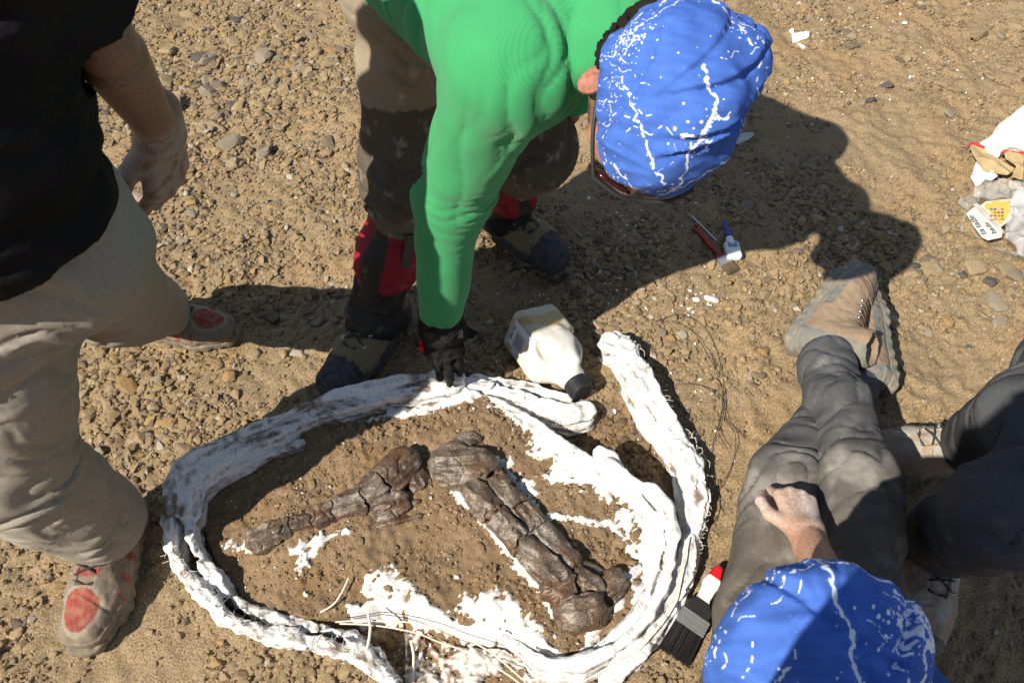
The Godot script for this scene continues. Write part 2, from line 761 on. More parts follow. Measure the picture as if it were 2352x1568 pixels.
func make_gravel() -> void:
	var r := RandomNumberGenerator.new()
	r.seed = 77
	var meshes := []
	for i in 6: meshes.append(rock(100 + i, false))
	var places := [[], [], [], [], [], []]
	var cols := [[], [], [], [], [], []]
	var tries := 0
	var count := 0
	while count < 150000 and tries < 700000:
		tries += 1
		var z := r.randf_range(-3.15, -0.1)
		var x := r.randf_range(-2.3, 2.3)
		if not seen_from_here(x, z, 0.3): continue
		var g := gravel_at(x, z)
		if r.randf() > g * 0.9 + 0.06: continue
		if x > -0.75 and x < 0.5 and z > -1.25 and z < -0.3 and signed(Vector2(x, z), block) < 0.0: continue
		var u := r.randf()
		var s := 0.0021 / pow(1.0 - u * 0.97, 0.55) * clampf(0.6 + g * 0.55, 0.6, 1.6)
		var k := r.randi() % 6
		var damp := 0.0
		if x > -0.75 and x < 0.55 and z > -1.25 and z < -0.3: damp = 0.8 * smoothstep(0.03, -0.02, signed(Vector2(x, z), pit))
		places[k].append(lying(r, x, G(x, z), z, s, 0.85))
		cols[k].append(stone_tint(r, damp))
		count += 1
	for k in 6: scatter("gravel", meshes[k], places[k], cols[k], M.stone)
	lap("gravel %d" % count)


# where a stone lies, in words: how far from the nearest thing one can find, and which way
func whereabouts(p: Vector3) -> String:
	var spots := [[375, 420, "the hanging hand"], [470, 770, "the upper red shoe"], [195, 1420, "the lower red shoe"], [790, 850, "the near tan boot"], [1230, 570, "the far tan boot"], [940, 250, "the bent person's trousers"], [1550, 200, "the upper blue bandana"], [1335, 890, "the jug's black cap"], [1210, 740, "the jug's bottom"], [1620, 560, "the red brush"],
		[1900, 700, "the upper grey boot"], [2020, 880, "the lower grey boot"], [2250, 500, "the clear bag"], [2270, 350, "the card pieces"], [1840, 75, "the largest plaster lump"], [1440, 800, "the plaster strip's end"], [1600, 1150, "the plaster strip's right bulge"], [390, 1150, "the jacket's left end"], [620, 1460, "the ragged lower rim"], [840, 890, "the jacket's upper rim"], [2080, 1010, "the trail shoe"], [1690, 318, "the silvery blade"], [330, 200, "the bare forearm"], [60, 1150, "the beige trouser knee"]]
	var best := []
	var bd := 99.0
	for s in spots:
		var d := P(s[0], s[1]).distance_to(p)
		if d < bd:
			bd = d
			best = s
	var w := P(best[0], best[1])
	var a := rad_to_deg(atan2(w.z - p.z, p.x - w.x))
	var way: String = ["right of", "above right of", "above", "above left of", "left of", "below left of", "below", "below right of"][int(roundf(a / 45.0) + 8) % 8]
	return "%d cm %s %s" % [maxi(1, int(roundf(bd * 100.0))), way, best[2]]


func make_stones() -> void:
	var r := RandomNumberGenerator.new()
	r.seed = 4242
	var meshes := []
	for i in 14: meshes.append(rock(900 + i, true))
	var list := []
	# stones one can find in the photograph: [px, py, length m, width, turn, tone]
	var known := [[530, 370, 0.068, 0.055, 0.3, 0], [455, 128, 0.08, 0.06, 0.2, 3], [540, 95, 0.07, 0.05, 0.9, 0], [385, 110, 0.07, 0.06, 0.1, 0], [620, 715, 0.045, 0.035, 1.2, 2], [412, 545, 0.035, 0.03, 0.4, 1], [525, 860, 0.05, 0.034, 1.0, 4],
		[385, 970, 0.05, 0.03, 0.1, 4], [150, 810, 0.05, 0.035, 0.2, 0], [430, 25, 0.08, 0.03, 0.2, 0], [760, 120, 0.055, 0.04, 0.3, 4], [1740, 100, 0.06, 0.045, 0.5, 0], [2250, 70, 0.09, 0.05, 2.4, 0], [1570, 765, 0.035, 0.028, 1.1, 5], [2200, 200, 0.05, 0.03, 0.1, 0],
		[1960, 90, 0.055, 0.03, 0.3, 2], [2060, 720, 0.03, 0.025, 1.3, 5], [2055, 920, 0.06, 0.045, 0.4, 4], [2240, 615, 0.075, 0.05, 0.3, 0], [2290, 690, 0.07, 0.05, 1.3, 1], [2140, 590, 0.05, 0.045, 0.8, 2], [240, 1130, 0.03, 0.025, 0.5, 1], [665, 150, 0.05, 0.03, 0.7, 4], [500, 190, 0.06, 0.04, 0.6, 2]]
	var tones := [L(0.42, 0.325, 0.2), L(0.36, 0.3, 0.22), L(0.25, 0.195, 0.135), L(0.16, 0.135, 0.125), L(0.44, 0.29, 0.14), L(0.5, 0.45, 0.36)]
	var tone_names := ["pale tan", "greyish buff", "dull brown", "dark grey", "rusty ochre", "light cream"]
	for k in known:
		var w := P(k[0], k[1], 0.01)
		list.append([w.x, w.z, k[2] * 0.55, k[5], k[3] / k[2], -k[4]])
	var tries := 0
	while list.size() < 300 and tries < 9000:
		tries += 1
		var z := r.randf_range(-2.8, -0.36)
		var x := r.randf_range(-1.9, 1.9)
		if list.size() % 3 == 0:      # the coarse scree at the back left
			var w := P(r.randf_range(290, 830), r.randf_range(0, 330))
			x = w.x
			z = w.z
		elif list.size() % 5 == 1:
			var w := P(r.randf_range(2080, 2350), r.randf_range(570, 820)) if r.randf() < 0.5 else P(r.randf_range(1760, 2350), r.randf_range(0, 240))
			x = w.x
			z = w.z
		if not seen_from_here(x, z, 0.0): continue
		if r.randf() > gravel_at(x, z) - 0.25: continue
		if signed(Vector2(x, z), pit) < 0.05: continue
		var s := 0.0125 / pow(1.0 - r.randf() * 0.9, 0.42)
		if z < -1.7: s *= 1.3
		list.append([x, z, s, [0, 0, 1, 1, 2, 0, 3, 4, 0, 1, 0, 4][r.randi() % 12], 0.0, 0.0])
	for i in list.size():
		var q: Array = list[i]
		var off := false
		for k in keep_off:
			if Vector2(q[0] - k[0], q[1] - k[1]).length() < k[2] + q[2]: off = true
		if off: continue
		var o := MeshInstance3D.new()
		o.mesh = meshes[i % 14]
		o.material_override = M["stone_%d" % q[3]]
		o.name = numbered("stone")
		add_child(o)
		var t := lying(r, q[0], G(q[0], q[1]), q[1], q[2], 0.62)
		if q[4] > 0.0:
			var b := Basis(Vector3.UP, q[5]) * Basis.from_euler(Vector3(r.randf_range(-0.2, 0.2), 0, r.randf_range(-0.2, 0.2)))
			t.basis = b.scaled_local(Vector3(q[2] * 1.05, q[2] * 0.6, q[2] * 1.05 * q[4]))
		o.transform = t
		var shape: String = "long " if t.basis.x.length() > 1.4 * t.basis.z.length() else ("blocky " if t.basis.y.length() > 0.62 * t.basis.x.length() else "")
		var how: String = shape + ("large flat " if q[2] > 0.03 else "angular " if q[2] > 0.018 else "small ") + tone_names[q[3]]
		var l := how + " stone " + whereabouts(t.origin)
		tag(o, l, "stone", "stones lying on the ground")
	# the next smaller ones, too many to take one by one
	var places := [[], [], [], []]
	var cols := [[], [], [], []]
	var n := 0
	while n < 8000:
		var z := r.randf_range(-2.85, -0.33)
		var x := r.randf_range(-1.95, 1.95)
		if not seen_from_here(x, z, 0.05): continue
		if r.randf() > (gravel_at(x, z) - 0.25) * 1.0: continue
		if signed(Vector2(x, z), block) < 0.03: continue
		var damp := 0.8 * smoothstep(0.03, -0.02, signed(Vector2(x, z), pit))
		var s := 0.0058 / pow(1.0 - r.randf() * 0.92, 0.45) * clampf(0.5 + gravel_at(x, z) * 0.6, 0.6, 1.6)
		places[n % 4].append(lying(r, x, G(x, z), z, s, 0.7))
		cols[n % 4].append(stone_tint(r, damp))
		n += 1
	for k in 4: scatter("small_stones", meshes[k + 5], places[k], cols[k], M.stone)
	lap("stones %d" % list.size())


# ---------- the block of soil in its plaster jacket ----------
const BLOCK_H := 0.055

func S(x: float, z: float) -> float:       # height of the soil inside the jacket
	var s := signed(Vector2(x, z), block)
	var h := BLOCK_H + n2.get_noise_2d(x * 5.0, z * 5.0) * 0.016 + n3.get_noise_2d(x * 22.0, z * 22.0) * 0.006
	h -= 0.028 * smoothstep(-0.42, -0.56, x)
	h -= 0.075 * smoothstep(-0.012, 0.012, s)
	return h


func stroke(mask: PackedFloat32Array, w: int, hgt: int, x0: float, z0: float, step: float, a: Vector3, b: Vector3, r: float, weight: float) -> void:
	var i0 := maxi(0, int((minf(a.x, b.x) - r * 1.6 - x0) / step))
	var i1 := mini(w - 1, int((maxf(a.x, b.x) + r * 1.6 - x0) / step) + 1)
	var j0 := maxi(0, int((minf(a.z, b.z) - r * 1.6 - z0) / step))
	var j1 := mini(hgt - 1, int((maxf(a.z, b.z) + r * 1.6 - z0) / step) + 1)
	var ab := Vector2(b.x - a.x, b.z - a.z)
	var bb := maxf(ab.length_squared(), 1e-8)
	for j in range(j0, j1 + 1):
		for i in range(i0, i1 + 1):
			var p := Vector2(x0 + i * step - a.x, z0 + j * step - a.z)
			var t := clampf(p.dot(ab) / bb, 0, 1)
			var m := (1.0 - (p - ab * t).length() / r) * weight
			if m > mask[j * w + i]: mask[j * w + i] = m


func make_dig() -> void:
	var jacket := thing("plaster_jacket", P(960, 1200), "big white plaster jacket round a block of brown soil with fossil bones", "plaster jacket")
	var x0 := -0.80
	var z0 := -1.20
	var step := 0.0052
	var w := int(1.36 / step)
	var d := int(0.90 / step)
	# soil
	var v := PackedVector3Array()
	var c := PackedColorArray()
	var ok := PackedByteArray()
	for j in d:
		for i in w:
			var x := x0 + i * step
			var z := z0 + j * step
			var s := signed(Vector2(x, z), block)
			ok.append(1 if s < 0.02 else 0)
			if s < 0.02:
				var y := S(x, z) + n3.get_noise_2d(x * 70.0, z * 70.0) * 0.0035 + n2.get_noise_2d(x * 45.0 + 7.0, z * 45.0) * 0.003
				v.append(Vector3(x, y, z))
				var tint := soil_tint(x, z, 0.93)
				tint = tint.lerp(L(0.30, 0.19, 0.095), clampf(n1.get_noise_2d(x * 6.0, z * 6.0 + 3.0) * 1.4, 0, 0.8))
				c.append(tint)
			else:
				v.append(Vector3(x, -0.05, z))
				c.append(Color.BLACK)
	put("soil_fill", sheet(v, w, d, ok, c), M.soil, jacket)
	# plaster smeared over the soil
	var mask := PackedFloat32Array()
	mask.resize(w * d)
	mask.fill(-1.0)
	for q in [
		[[[1060, 880], [1160, 905]], 24, 1.3], [[[1160, 905], [1270, 985]], 42, 1.3], [[[1270, 1000], [1350, 1060]], 60, 1.3], [[[1350, 1060], [1440, 1110]], 46, 1.3], [[[1290, 1085], [1400, 1115]], 34, 1.1], [[[1440, 1110], [1500, 1165]], 40, 1.2],
		[[[840, 962], [1000, 925]], 9, 0.8], [[[900, 945], [1080, 915]], 15, 1.0], [[[1000, 900], [1100, 902]], 22, 1.0], [[[1430, 1170], [1460, 1270]], 12, 0.9], [[[1488, 1195], [1492, 1300]], 22, 1.1], [[[1500, 1300], [1470, 1400]], 20, 0.8],
		[[[860, 1345], [880, 1390]], 27, 0.7], [[[815, 1400], [890, 1375]], 15, 1.2], [[[880, 1378], [960, 1395]], 22, 0.9], [[[960, 1392], [1060, 1440]], 13, 1.2], [[[870, 1315], [930, 1350]], 20, 0.6], [[[1080, 1390], [1120, 1430]], 22, 0.75], [[[1118, 1385], [1180, 1440]], 34, 1.15], [[[1180, 1440], [1270, 1508]], 22, 1.0], [[[1060, 1440], [1130, 1450]], 10, 1.0],
		[[[1040, 1130], [1110, 1205]], 10, 0.6], [[[1110, 1205], [1200, 1290]], 11, 0.7], [[[1190, 1290], [1250, 1350]], 18, 0.7], [[[1250, 1350], [1285, 1430]], 12, 0.7], [[[1370, 1425], [1350, 1490]], 13, 0.6], [[[680, 1272], [740, 1238]], 10, 0.7], [[[740, 1238], [800, 1230]], 7, 0.7], [[[690, 1305], [720, 1262]], 12, 0.4],
		[[[1255, 1190], [1400, 1200]], 6, 0.6], [[[1400, 1195], [1450, 1260]], 8, 0.8], [[[1425, 1335], [1470, 1300]], 10, 0.6], [[[1150, 1060], [1220, 1130]], 14, 0.5], [[[1000, 1095], [1040, 1120]], 6, 0.5], [[[1220, 1150], [1250, 1200]], 12, 0.45], [[[520, 1235], [590, 1260]], 9, 0.4], [[[1380, 1400], [1420, 1385]], 14, 0.5]]:
		for k in q[0].size() - 1:
			stroke(mask, w, d, x0, z0, step, P(q[0][k][0], q[0][k][1], BLOCK_H), P(q[0][k + 1][0], q[0][k + 1][1], BLOCK_H), q[1] / 900.0, q[2])
	var cv := PackedVector3Array()
	var cc := PackedColorArray()
	var cok := PackedByteArray()
	for j in d:
		for i in w:
			var k := j * w + i
			var x := x0 + i * step
			var z := z0 + j * step
			var m := mask[k]
			if m > -0.9: m += n3.get_noise_2d(x * 22.0, z * 22.0) * 0.8 + n3.get_noise_2d(x * 75.0 + 3.0, z * 75.0) * 0.65 - 0.12
			cok.append(1 if m > -0.5 and ok[k] else 0)
			var y := v[k].y + clampf(m * 0.010, -0.006, 0.004) + (n3.get_noise_2d(x * 55.0, z * 55.0) * 0.0022 if m > 0 else 0.0)
			cv.append(Vector3(x, y, z))
			var dirt := clampf(0.28 - m * 1.0 + n3.get_noise_2d(x * 40.0 + 5.0, z * 40.0) * 0.9, 0, 0.9)
			cc.append(L(0.84, 0.83, 0.80).lerp(L(0.26, 0.17, 0.1), dirt))
	put("plaster_crust", sheet(cv, w, d, cok, cc), M.plaster, jacket)
	lap("soil")
	# the walls of the jacket
	later("upper_left_wall", M.plaster, jacket, func() -> Field: return rim([
		[[[385, 1168], [390, 1112], [412, 1075], [455, 1045], [540, 1000], [620, 965], [700, 925], [760, 905], [840, 890], [920, 870], [1000, 858], [1055, 866]], 0.012, 0.012, 0.10, 0.105],
		[[[418, 1170], [432, 1112], [472, 1078], [550, 1030], [640, 990], [700, 957], [780, 930], [860, 912], [950, 892], [1040, 884]], 0.017, 0.013, 0.085, 0.088],
		[[[445, 1180], [455, 1125], [500, 1090], [570, 1055], [640, 1030], [690, 1015]], 0.013, 0.008, 0.066, 0.062]], 0.36, 0.0025))
	later("lower_left_wall", M.plaster, jacket, func() -> Field: return rim([
		[[[383, 1195], [385, 1250], [400, 1285], [440, 1335], [490, 1385], [530, 1415], [600, 1445], [680, 1462], [760, 1482], [820, 1498], [870, 1540], [905, 1572]], 0.009, 0.012, 0.088, 0.045],
		[[[430, 1180], [440, 1235], [468, 1295], [512, 1350], [570, 1395], [650, 1425], [740, 1440], [800, 1455], [860, 1500], [900, 1550]], 0.008, 0.009, 0.066, 0.035]], 0.20, 0.0065))
	later("right_wall", M.plaster, jacket, func() -> Field: return rim([
		[[[1400, 1065], [1440, 1090], [1500, 1122], [1535, 1165], [1547, 1225], [1542, 1290], [1522, 1350], [1492, 1410], [1450, 1457], [1400, 1495], [1340, 1522], [1290, 1527], [1240, 1505], [1190, 1470], [1150, 1445]], 0.0095, 0.009, 0.10, 0.075],
		[[[1470, 1130], [1505, 1180], [1514, 1240], [1508, 1300], [1488, 1365], [1460, 1420], [1420, 1458], [1370, 1490]], 0.013, 0.008, 0.078, 0.072]], 0.06, 0.001))
	var flap := func() -> Field: return rim([
		[[[1058, 872], [1120, 880], [1190, 902], [1250, 928], [1310, 945], [1342, 942]], 0.015, 0.026, 0.07, 0.035],
		[[[1090, 866], [1150, 872], [1230, 885], [1300, 915]], 0.012, 0.016, 0.05, 0.03]], 0.15, 0.003)
	later("flap", M.plaster, jacket, flap)
	later("tongue", M.plaster, jacket, func() -> Field: return rim([[[[1378, 1028], [1400, 1050], [1412, 1078]], 0.008, 0.016, 0.10, 0.085]], 0.0))
	lap("walls")
	var outer := thing("plaster_strip", P(1560, 1050), "long curved strip of white plaster bandage standing right of the jacket", "plaster strip")
	later("strip", M.plaster, outer, func() -> Field: return rim([
		[[[1408, 778], [1438, 790], [1468, 850], [1508, 920], [1552, 990], [1586, 1060], [1600, 1130], [1596, 1200], [1588, 1260], [1568, 1320], [1540, 1390], [1500, 1445], [1450, 1505], [1400, 1560]], 0.028, 0.015, 0.072, 0.05],
		[[[1420, 800], [1460, 870], [1500, 945], [1545, 1010]], 0.028, 0.018, 0.05, 0.05]], 0.10, 0.0045))
	# burlap soaked with plaster in the hollow below
	var bv := PackedVector3Array()
	var bc := PackedColorArray()
	var bok := PackedByteArray()
	var bw := 110
	for j in 60:
		for i in bw:
			var p := P(930 + i * 3.9, 1440 + j * 2.6, 0.0)
			var s := signed(Vector2(p.x, p.z), block)
			var m := 0.35 + n1.get_noise_2d(p.x * 7.0, p.z * 7.0) * 0.9 - absf(i - 40) / 60.0 * 0.4 + n3.get_noise_2d(p.x * 30.0, p.z * 30.0) * 0.8
			bok.append(1 if m > -0.15 and s > 0.012 else 0)
			bv.append(Vector3(p.x, G(p.x, p.z) + 0.004 + clampf(m * 0.02, -0.006, 0.012) + n3.get_noise_2d(p.x * 40.0, p.z * 40.0) * 0.004, p.z))
			bc.append(L(0.74, 0.71, 0.66).lerp(L(0.22, 0.145, 0.09), clampf(0.6 - m * 0.9 + n2.get_noise_2d(p.x * 60.0, p.z * 60.0) * 0.9, 0, 1)))
	put("plaster_burlap", sheet(bv, bw, 60, bok, bc), M.plaster, jacket)
	# threads of the bandage
	for q in [[[[770, 1428, 0.05], [850, 1424, 0.06], [930, 1428, 0.055], [1000, 1440, 0.05], [1060, 1462, 0.04], [1130, 1500, 0.03], [1200, 1560, 0.02]], 0.0016], [[[780, 1432, 0.05], [860, 1436, 0.06], [950, 1452, 0.05], [1010, 1475, 0.03], [1080, 1500, 0.02], [1160, 1545, 0.02], [1200, 1575, 0.02]], 0.0016],
		[[[845, 1410, 0.07], [850, 1440, 0.07], [846, 1475, 0.06], [838, 1500, 0.05]], 0.003], [[[1330, 1570, 0.03], [1400, 1530, 0.05], [1470, 1490, 0.07], [1530, 1410, 0.08], [1560, 1330, 0.08], [1575, 1240, 0.08]], 0.0016], [[[735, 1406, 0.06], [765, 1388, 0.063], [785, 1360, 0.065], [800, 1328, 0.066]], 0.0022], [[[943, 1470, 0.02], [950, 1510, 0.01], [945, 1568, 0.0]], 0.003]]:
		var f := empty_field()
		var pts := []
		for k in q[0]: pts.append(P(k[0], k[1], k[2]))
		tube_data(f, curve(pts, 7), q[1], 5, -1.0, L(0.72, 0.67, 0.55))
		put("bandage_thread", mesh_of(f), M.plaster_plain, jacket)
	# frayed ends of the bandage along the rims
	var fr := RandomNumberGenerator.new()
	fr.seed = 66
	var fray := empty_field()
	for q in [[[385, 1200], [392, 1275], 0.085], [[392, 1275], [440, 1335], 0.085], [[440, 1335], [530, 1415], 0.08], [[530, 1415], [680, 1462], 0.075], [[680, 1462], [820, 1498], 0.065], [[820, 1498], [905, 1572], 0.05], [[1408, 778], [1470, 800], 0.07], [[1500, 880], [1620, 1050], 0.06], [[1620, 1050], [1620, 1230], 0.055], [[1620, 1230], [1540, 1420], 0.05], [[1270, 950], [1345, 955], 0.04], [[560, 1000], [720, 925], 0.09]]:
		for k in 26:
			var t := fr.randf()
			var a := P(lerpf(q[0][0], q[1][0], t), lerpf(q[0][1], q[1][1], t), q[2] * fr.randf_range(0.7, 1.1))
			var dir := Vector3(fr.randfn(), fr.randfn() * 0.5, fr.randfn()).normalized()
			var l := fr.randf_range(0.008, 0.028)
			tube_data(fray, curve([a, a + dir * l * 0.5 + Vector3(fr.randfn(), fr.randfn(), fr.randfn()) * 0.003, a + dir * l + Vector3(0, -0.35 * l, 0)], 3), 0.0007, 4, 0.0004, L(0.74, 0.71, 0.64))
	tag(put("frayed_threads", mesh_of(fray), M.plaster_plain, jacket), "", "", "", "stuff")
	# crumbs of soil inside
	var r := RandomNumberGenerator.new()
	r.seed = 91
	var meshes := [rock(501, false), rock(502, false), rock(503, false)]
	var places := [[], [], []]
	var cols := [[], [], []]
	var n := 0
	while n < 26000:
		var x := r.randf_range(-0.75, 0.55)
		var z := r.randf_range(-1.2, -0.3)
		if signed(Vector2(x, z), block) > -0.004:
			n += 1
			continue
		n += 1
		var i := int((x - x0) / step)
		var j := int((z - z0) / step)
		if mask[j * w + i] > 0.15 and r.randf() < 0.93: continue
		var g := 0.5 + n2.get_noise_2d(x * 9.0, z * 9.0)
		if r.randf() > 0.35 + g: continue
		var s := 0.0015 / pow(1.0 - r.randf() * 0.96, 0.55)
		var k := r.randi() % 3
		var col := soil_tint(x, z, 0.9) * r.randf_range(0.75, 1.35)
		if r.randf() < 0.035: col = L(0.8, 0.79, 0.76)
		places[k].append(lying(r, x, S(x, z), z, s, 0.85))
		cols[k].append(col)
	for k in 3: scatter("soil_crumbs", meshes[k], places[k], cols[k], M.stone)
	# lumps: a row of them along the upper edge and by the right bone
	for q in [[850, 985, 120, 30, 70], [1030, 945, 60, 12, 16], [1420, 1250, 50, 35, 34], [1330, 1130, 50, 25, 16], [660, 1090, 50, 40, 14], [960, 1290, 170, 70, 16], [620, 1060, 25, 30, 9], [1290, 1240, 30, 20, 12]]:
		var pl := []
		var co := []
		for k in q[4]:
			var p := P(q[0] + r.randfn() * q[2] * 0.55, q[1] + r.randfn() * q[3] * 0.55, BLOCK_H)
			if signed(Vector2(p.x, p.z), block) > -0.012: continue
			var s := 0.006 / pow(1.0 - r.randf() * 0.9, 0.4)
			pl.append(lying(r, p.x, S(p.x, p.z), p.z, s, 0.8))
			co.append(soil_tint(p.x, p.z, 0.72) * r.randf_range(0.8, 1.2))
		scatter("soil_lumps", rock(600 + int(q[0]), false), pl, co, M.stone)
	lap("dig")


func sheet(v: PackedVector3Array, w: int, d: int, ok: PackedByteArray, c: PackedColorArray) -> ArrayMesh:
	var map := PackedInt32Array()
	map.resize(w * d)
	map.fill(-1)
	var ov := PackedVector3Array()
	var on := PackedVector3Array()
	var oc := PackedColorArray()
	var idx := PackedInt32Array()
	for j in d - 1:
		for i in w - 1:
			var k := j * w + i
			if ok[k] and ok[k + 1] and ok[k + w] and ok[k + w + 1]:
				for q in [k, k + 1, k + w, k + w + 1]:
					if map[q] < 0:
						map[q] = ov.size()
						ov.append(v[q])
						oc.append(c[q])
						var qi: int = q % w
						var qj: int = q / w
						var ex := v[qj * w + mini(qi + 1, w - 1)] - v[qj * w + maxi(qi - 1, 0)]
						var ez := v[mini(qj + 1, d - 1) * w + qi] - v[maxi(qj - 1, 0) * w + qi]
						on.append(ez.cross(ex).normalized())
				idx.append_array(PackedInt32Array([map[k], map[k + 1], map[k + w], map[k + 1], map[k + w + 1], map[k + w]]))
	return mesh_from(ov, on, idx, oc)


# walls of plaster bandage: rows of [crest points (px), half thickness at both ends, height at both ends]
func rim(rows: Array, soiled: float, rag := 0.0015) -> Field:
	var all := []
	for q in rows:
		for p in q[0]:
			all.append(P(p[0], p[1], q[3]))
			all.append(P(p[0], p[1], q[3]) * Vector3(1, 0, 1))
	var b := bounds(all, 0.07)
	b[0].y = -0.035
	b[1].y = 0.15
	var f := Field.new(b[0], b[1], 0.0045)
	for q in rows:
		var m: int = q[0].size()
		var along := float(q[0][0][1]) * 0.01
		for i in m - 1:
			var t0 := float(i) / (m - 1)
			var t1 := float(i + 1) / (m - 1)
			var h0 := lerpf(q[3], q[4], t0)
			var h1 := lerpf(q[3], q[4], t1)
			var a := P(q[0][i][0], q[0][i][1], h0)
			var c := P(q[0][i + 1][0], q[0][i + 1][1], h1)
			f.wall(Vector3(a.x, -0.03, a.z), Vector3(c.x, -0.03, c.z), lerpf(q[1], q[2], t0), lerpf(q[1], q[2], t1), h0 + 0.03, h1 + 0.03, 0.008, 0.005, along)
			along += Vector2(a.x - c.x, a.z - c.z).length()
	f.push_along(0.032, func(p: Vector3, lat: float, alo: float) -> float:
		# the bandage lies in long layers: creases run along the wall
		var s := p.y * 0.9 - absf(lat) * 0.5
		var crease := n1.get_noise_3d(s * 30.0, alo * 6.0, lat * 14.0)
		var crease2 := n3.get_noise_3d(s * 80.0 + 9.0, alo * 14.0, lat * 40.0)
		var lap_over := smoothstep(-0.06, 0.06, n2.get_noise_3d(s * 18.0, alo * 5.0, lat * 12.0 + 4.0)) * 0.0055 - 0.0028
		var lump := n2.get_noise_3d(alo * 8.0, p.y * 9.0, 3.0) * 0.006
		var ragged := n3.get_noise_3dv(p * 42.0) * rag
		return lap_over + lump + (crease * 0.009 + crease2 * 0.0065) * (0.35 + 65.0 * minf(rag, 0.01)) + ragged)
	f.build(func(p: Vector3, n: Vector3, lat: float, alo: float) -> Color:
		# soil rubbed into the creases runs along the wall
		var s := p.y * 0.9 - absf(lat) * 0.5
		var dirt := n1.get_noise_3d(s * 60.0, alo * 7.0, 2.0) * 1.5 + n3.get_noise_3d(s * 130.0, alo * 40.0, 5.0) * 1.1 - 0.56 + soiled * 1.5 + smoothstep(0.09, 0.05, p.y) * soiled * 0.9
		dirt += smoothstep(0.03, -0.01, p.y) * 0.6
		return L(0.84, 0.835, 0.82).lerp(L(0.17, 0.12, 0.082), clampf(dirt, 0.0, 0.92)))
	return f


# ---------- the bones ----------
func fragment(parent: Node3D, tubes: Array, cuts: Array, tone: int) -> void:
	later("bone_fragment", M.bone, parent, func() -> Field: return bone_piece(tubes, cuts, tone))


func bone_piece(tubes: Array, cuts: Array, tone: int) -> Field:
	var list := []
	for t in tubes:
		list.append([P(t[0], t[1], t[2]) - Vector3(0, 0.009, 0), P(t[3], t[4], t[5]) - Vector3(0, 0.009, 0), t[6], t[7]])
	var pts := []
	for t in list: pts.append_array([t[0], t[1]])
	var b := bounds(pts, 0.055)
	var f := Field.new(b[0], b[1], 0.0027)
	for t in list: f.cone(t[0], t[1], t[2], t[3], 0.016)
	var off := float(tubes[0][0])
	var axis: Vector3 = (list[0][1] - list[0][0]).normalized()
	f.push(0.014, func(p: Vector3) -> float:
		var l := axis * p.dot(axis)
		var q := p - l * 0.75
		return n1.get_noise_3dv(p * 22.0 + Vector3(off, 0, 0)) * 0.005 + (0.25 - absf(n2.get_noise_3dv(q * 26.0 + Vector3(0, off, 0)))) * 0.009 + n2.get_noise_3dv(q * 60.0) * 0.0026 - 0.003 * smoothstep(0.05, 0.0, absf(n2.get_noise_3dv(p * 14.0 + Vector3(0, off, 0)))))
	for c in cuts:
		var at := P(c[0], c[1], 0.08)
		var to := P(c[2], c[3], 0.08)
		f.cut(at, ((to - at).normalized() + Vector3(0, 0.08, 0)).normalized(), n2, 0.009 * (c[4] if c.size() > 4 else 1.0), 99.0, 40.0)
	f.build(func(p: Vector3, n: Vector3) -> Color:
		var t := n1.get_noise_3dv(p * 16.0 + Vector3(off, 0, 0)) + n3.get_noise_3dv(p * 50.0) * 0.5
		var base := L(0.205, 0.155, 0.115)
		if tone == 1: base = L(0.155, 0.092, 0.062)
		if tone == 2: base = L(0.20, 0.135, 0.09)
		var col := base.lerp(L(0.38, 0.325, 0.275), clampf(t * 1.5, 0, 0.8)).lerp(L(0.075, 0.05, 0.04), clampf(-t * 1.2, 0, 0.7))
		col = col.lerp(L(0.27, 0.19, 0.115), clampf(n3.get_noise_3dv(p * 28.0 + Vector3(3, 0, off)) * 1.8 + smoothstep(0.075, 0.05, p.y) * 0.6 - 0.25, 0, 0.75))
		return col.lerp(L(0.2, 0.1, 0.045), clampf(n2.get_noise_3dv(p * 12.0 + Vector3(0, 0, off)) * 1.2 - 0.1, 0, 0.6)))
	return f


# a cracked shaft: joints [px, py, height, radius], one fragment from each joint to the next
func shaft(parent: Node3D, joints: Array, tones: Array) -> void:
	for i in joints.size() - 1:
		var a: Array = joints[i]
		var b: Array = joints[i + 1]
		var ux := (b[0] - a[0]) as float
		var uy := (b[1] - a[1]) as float
		var w := 0.7 / sqrt(ux * ux + uy * uy)
		var cuts := []
		if i > 0: cuts.append([a[0] + ux * w, a[1] + uy * w, a[0] - ux, a[1] - uy, -1.0])
		if i < joints.size() - 2: cuts.append([b[0] - ux * w, b[1] - uy * w, b[0] + ux, b[1] + uy])
		var ea := 0.35 if i > 0 else 0.0
		var eb := 0.35 if i < joints.size() - 2 else 0.0
		fragment(parent, [[a[0] - ux * ea, a[1] - uy * ea, a[2], b[0] + ux * eb, b[1] + uy * eb, b[2], a[3], b[3]]], cuts, tones[i])


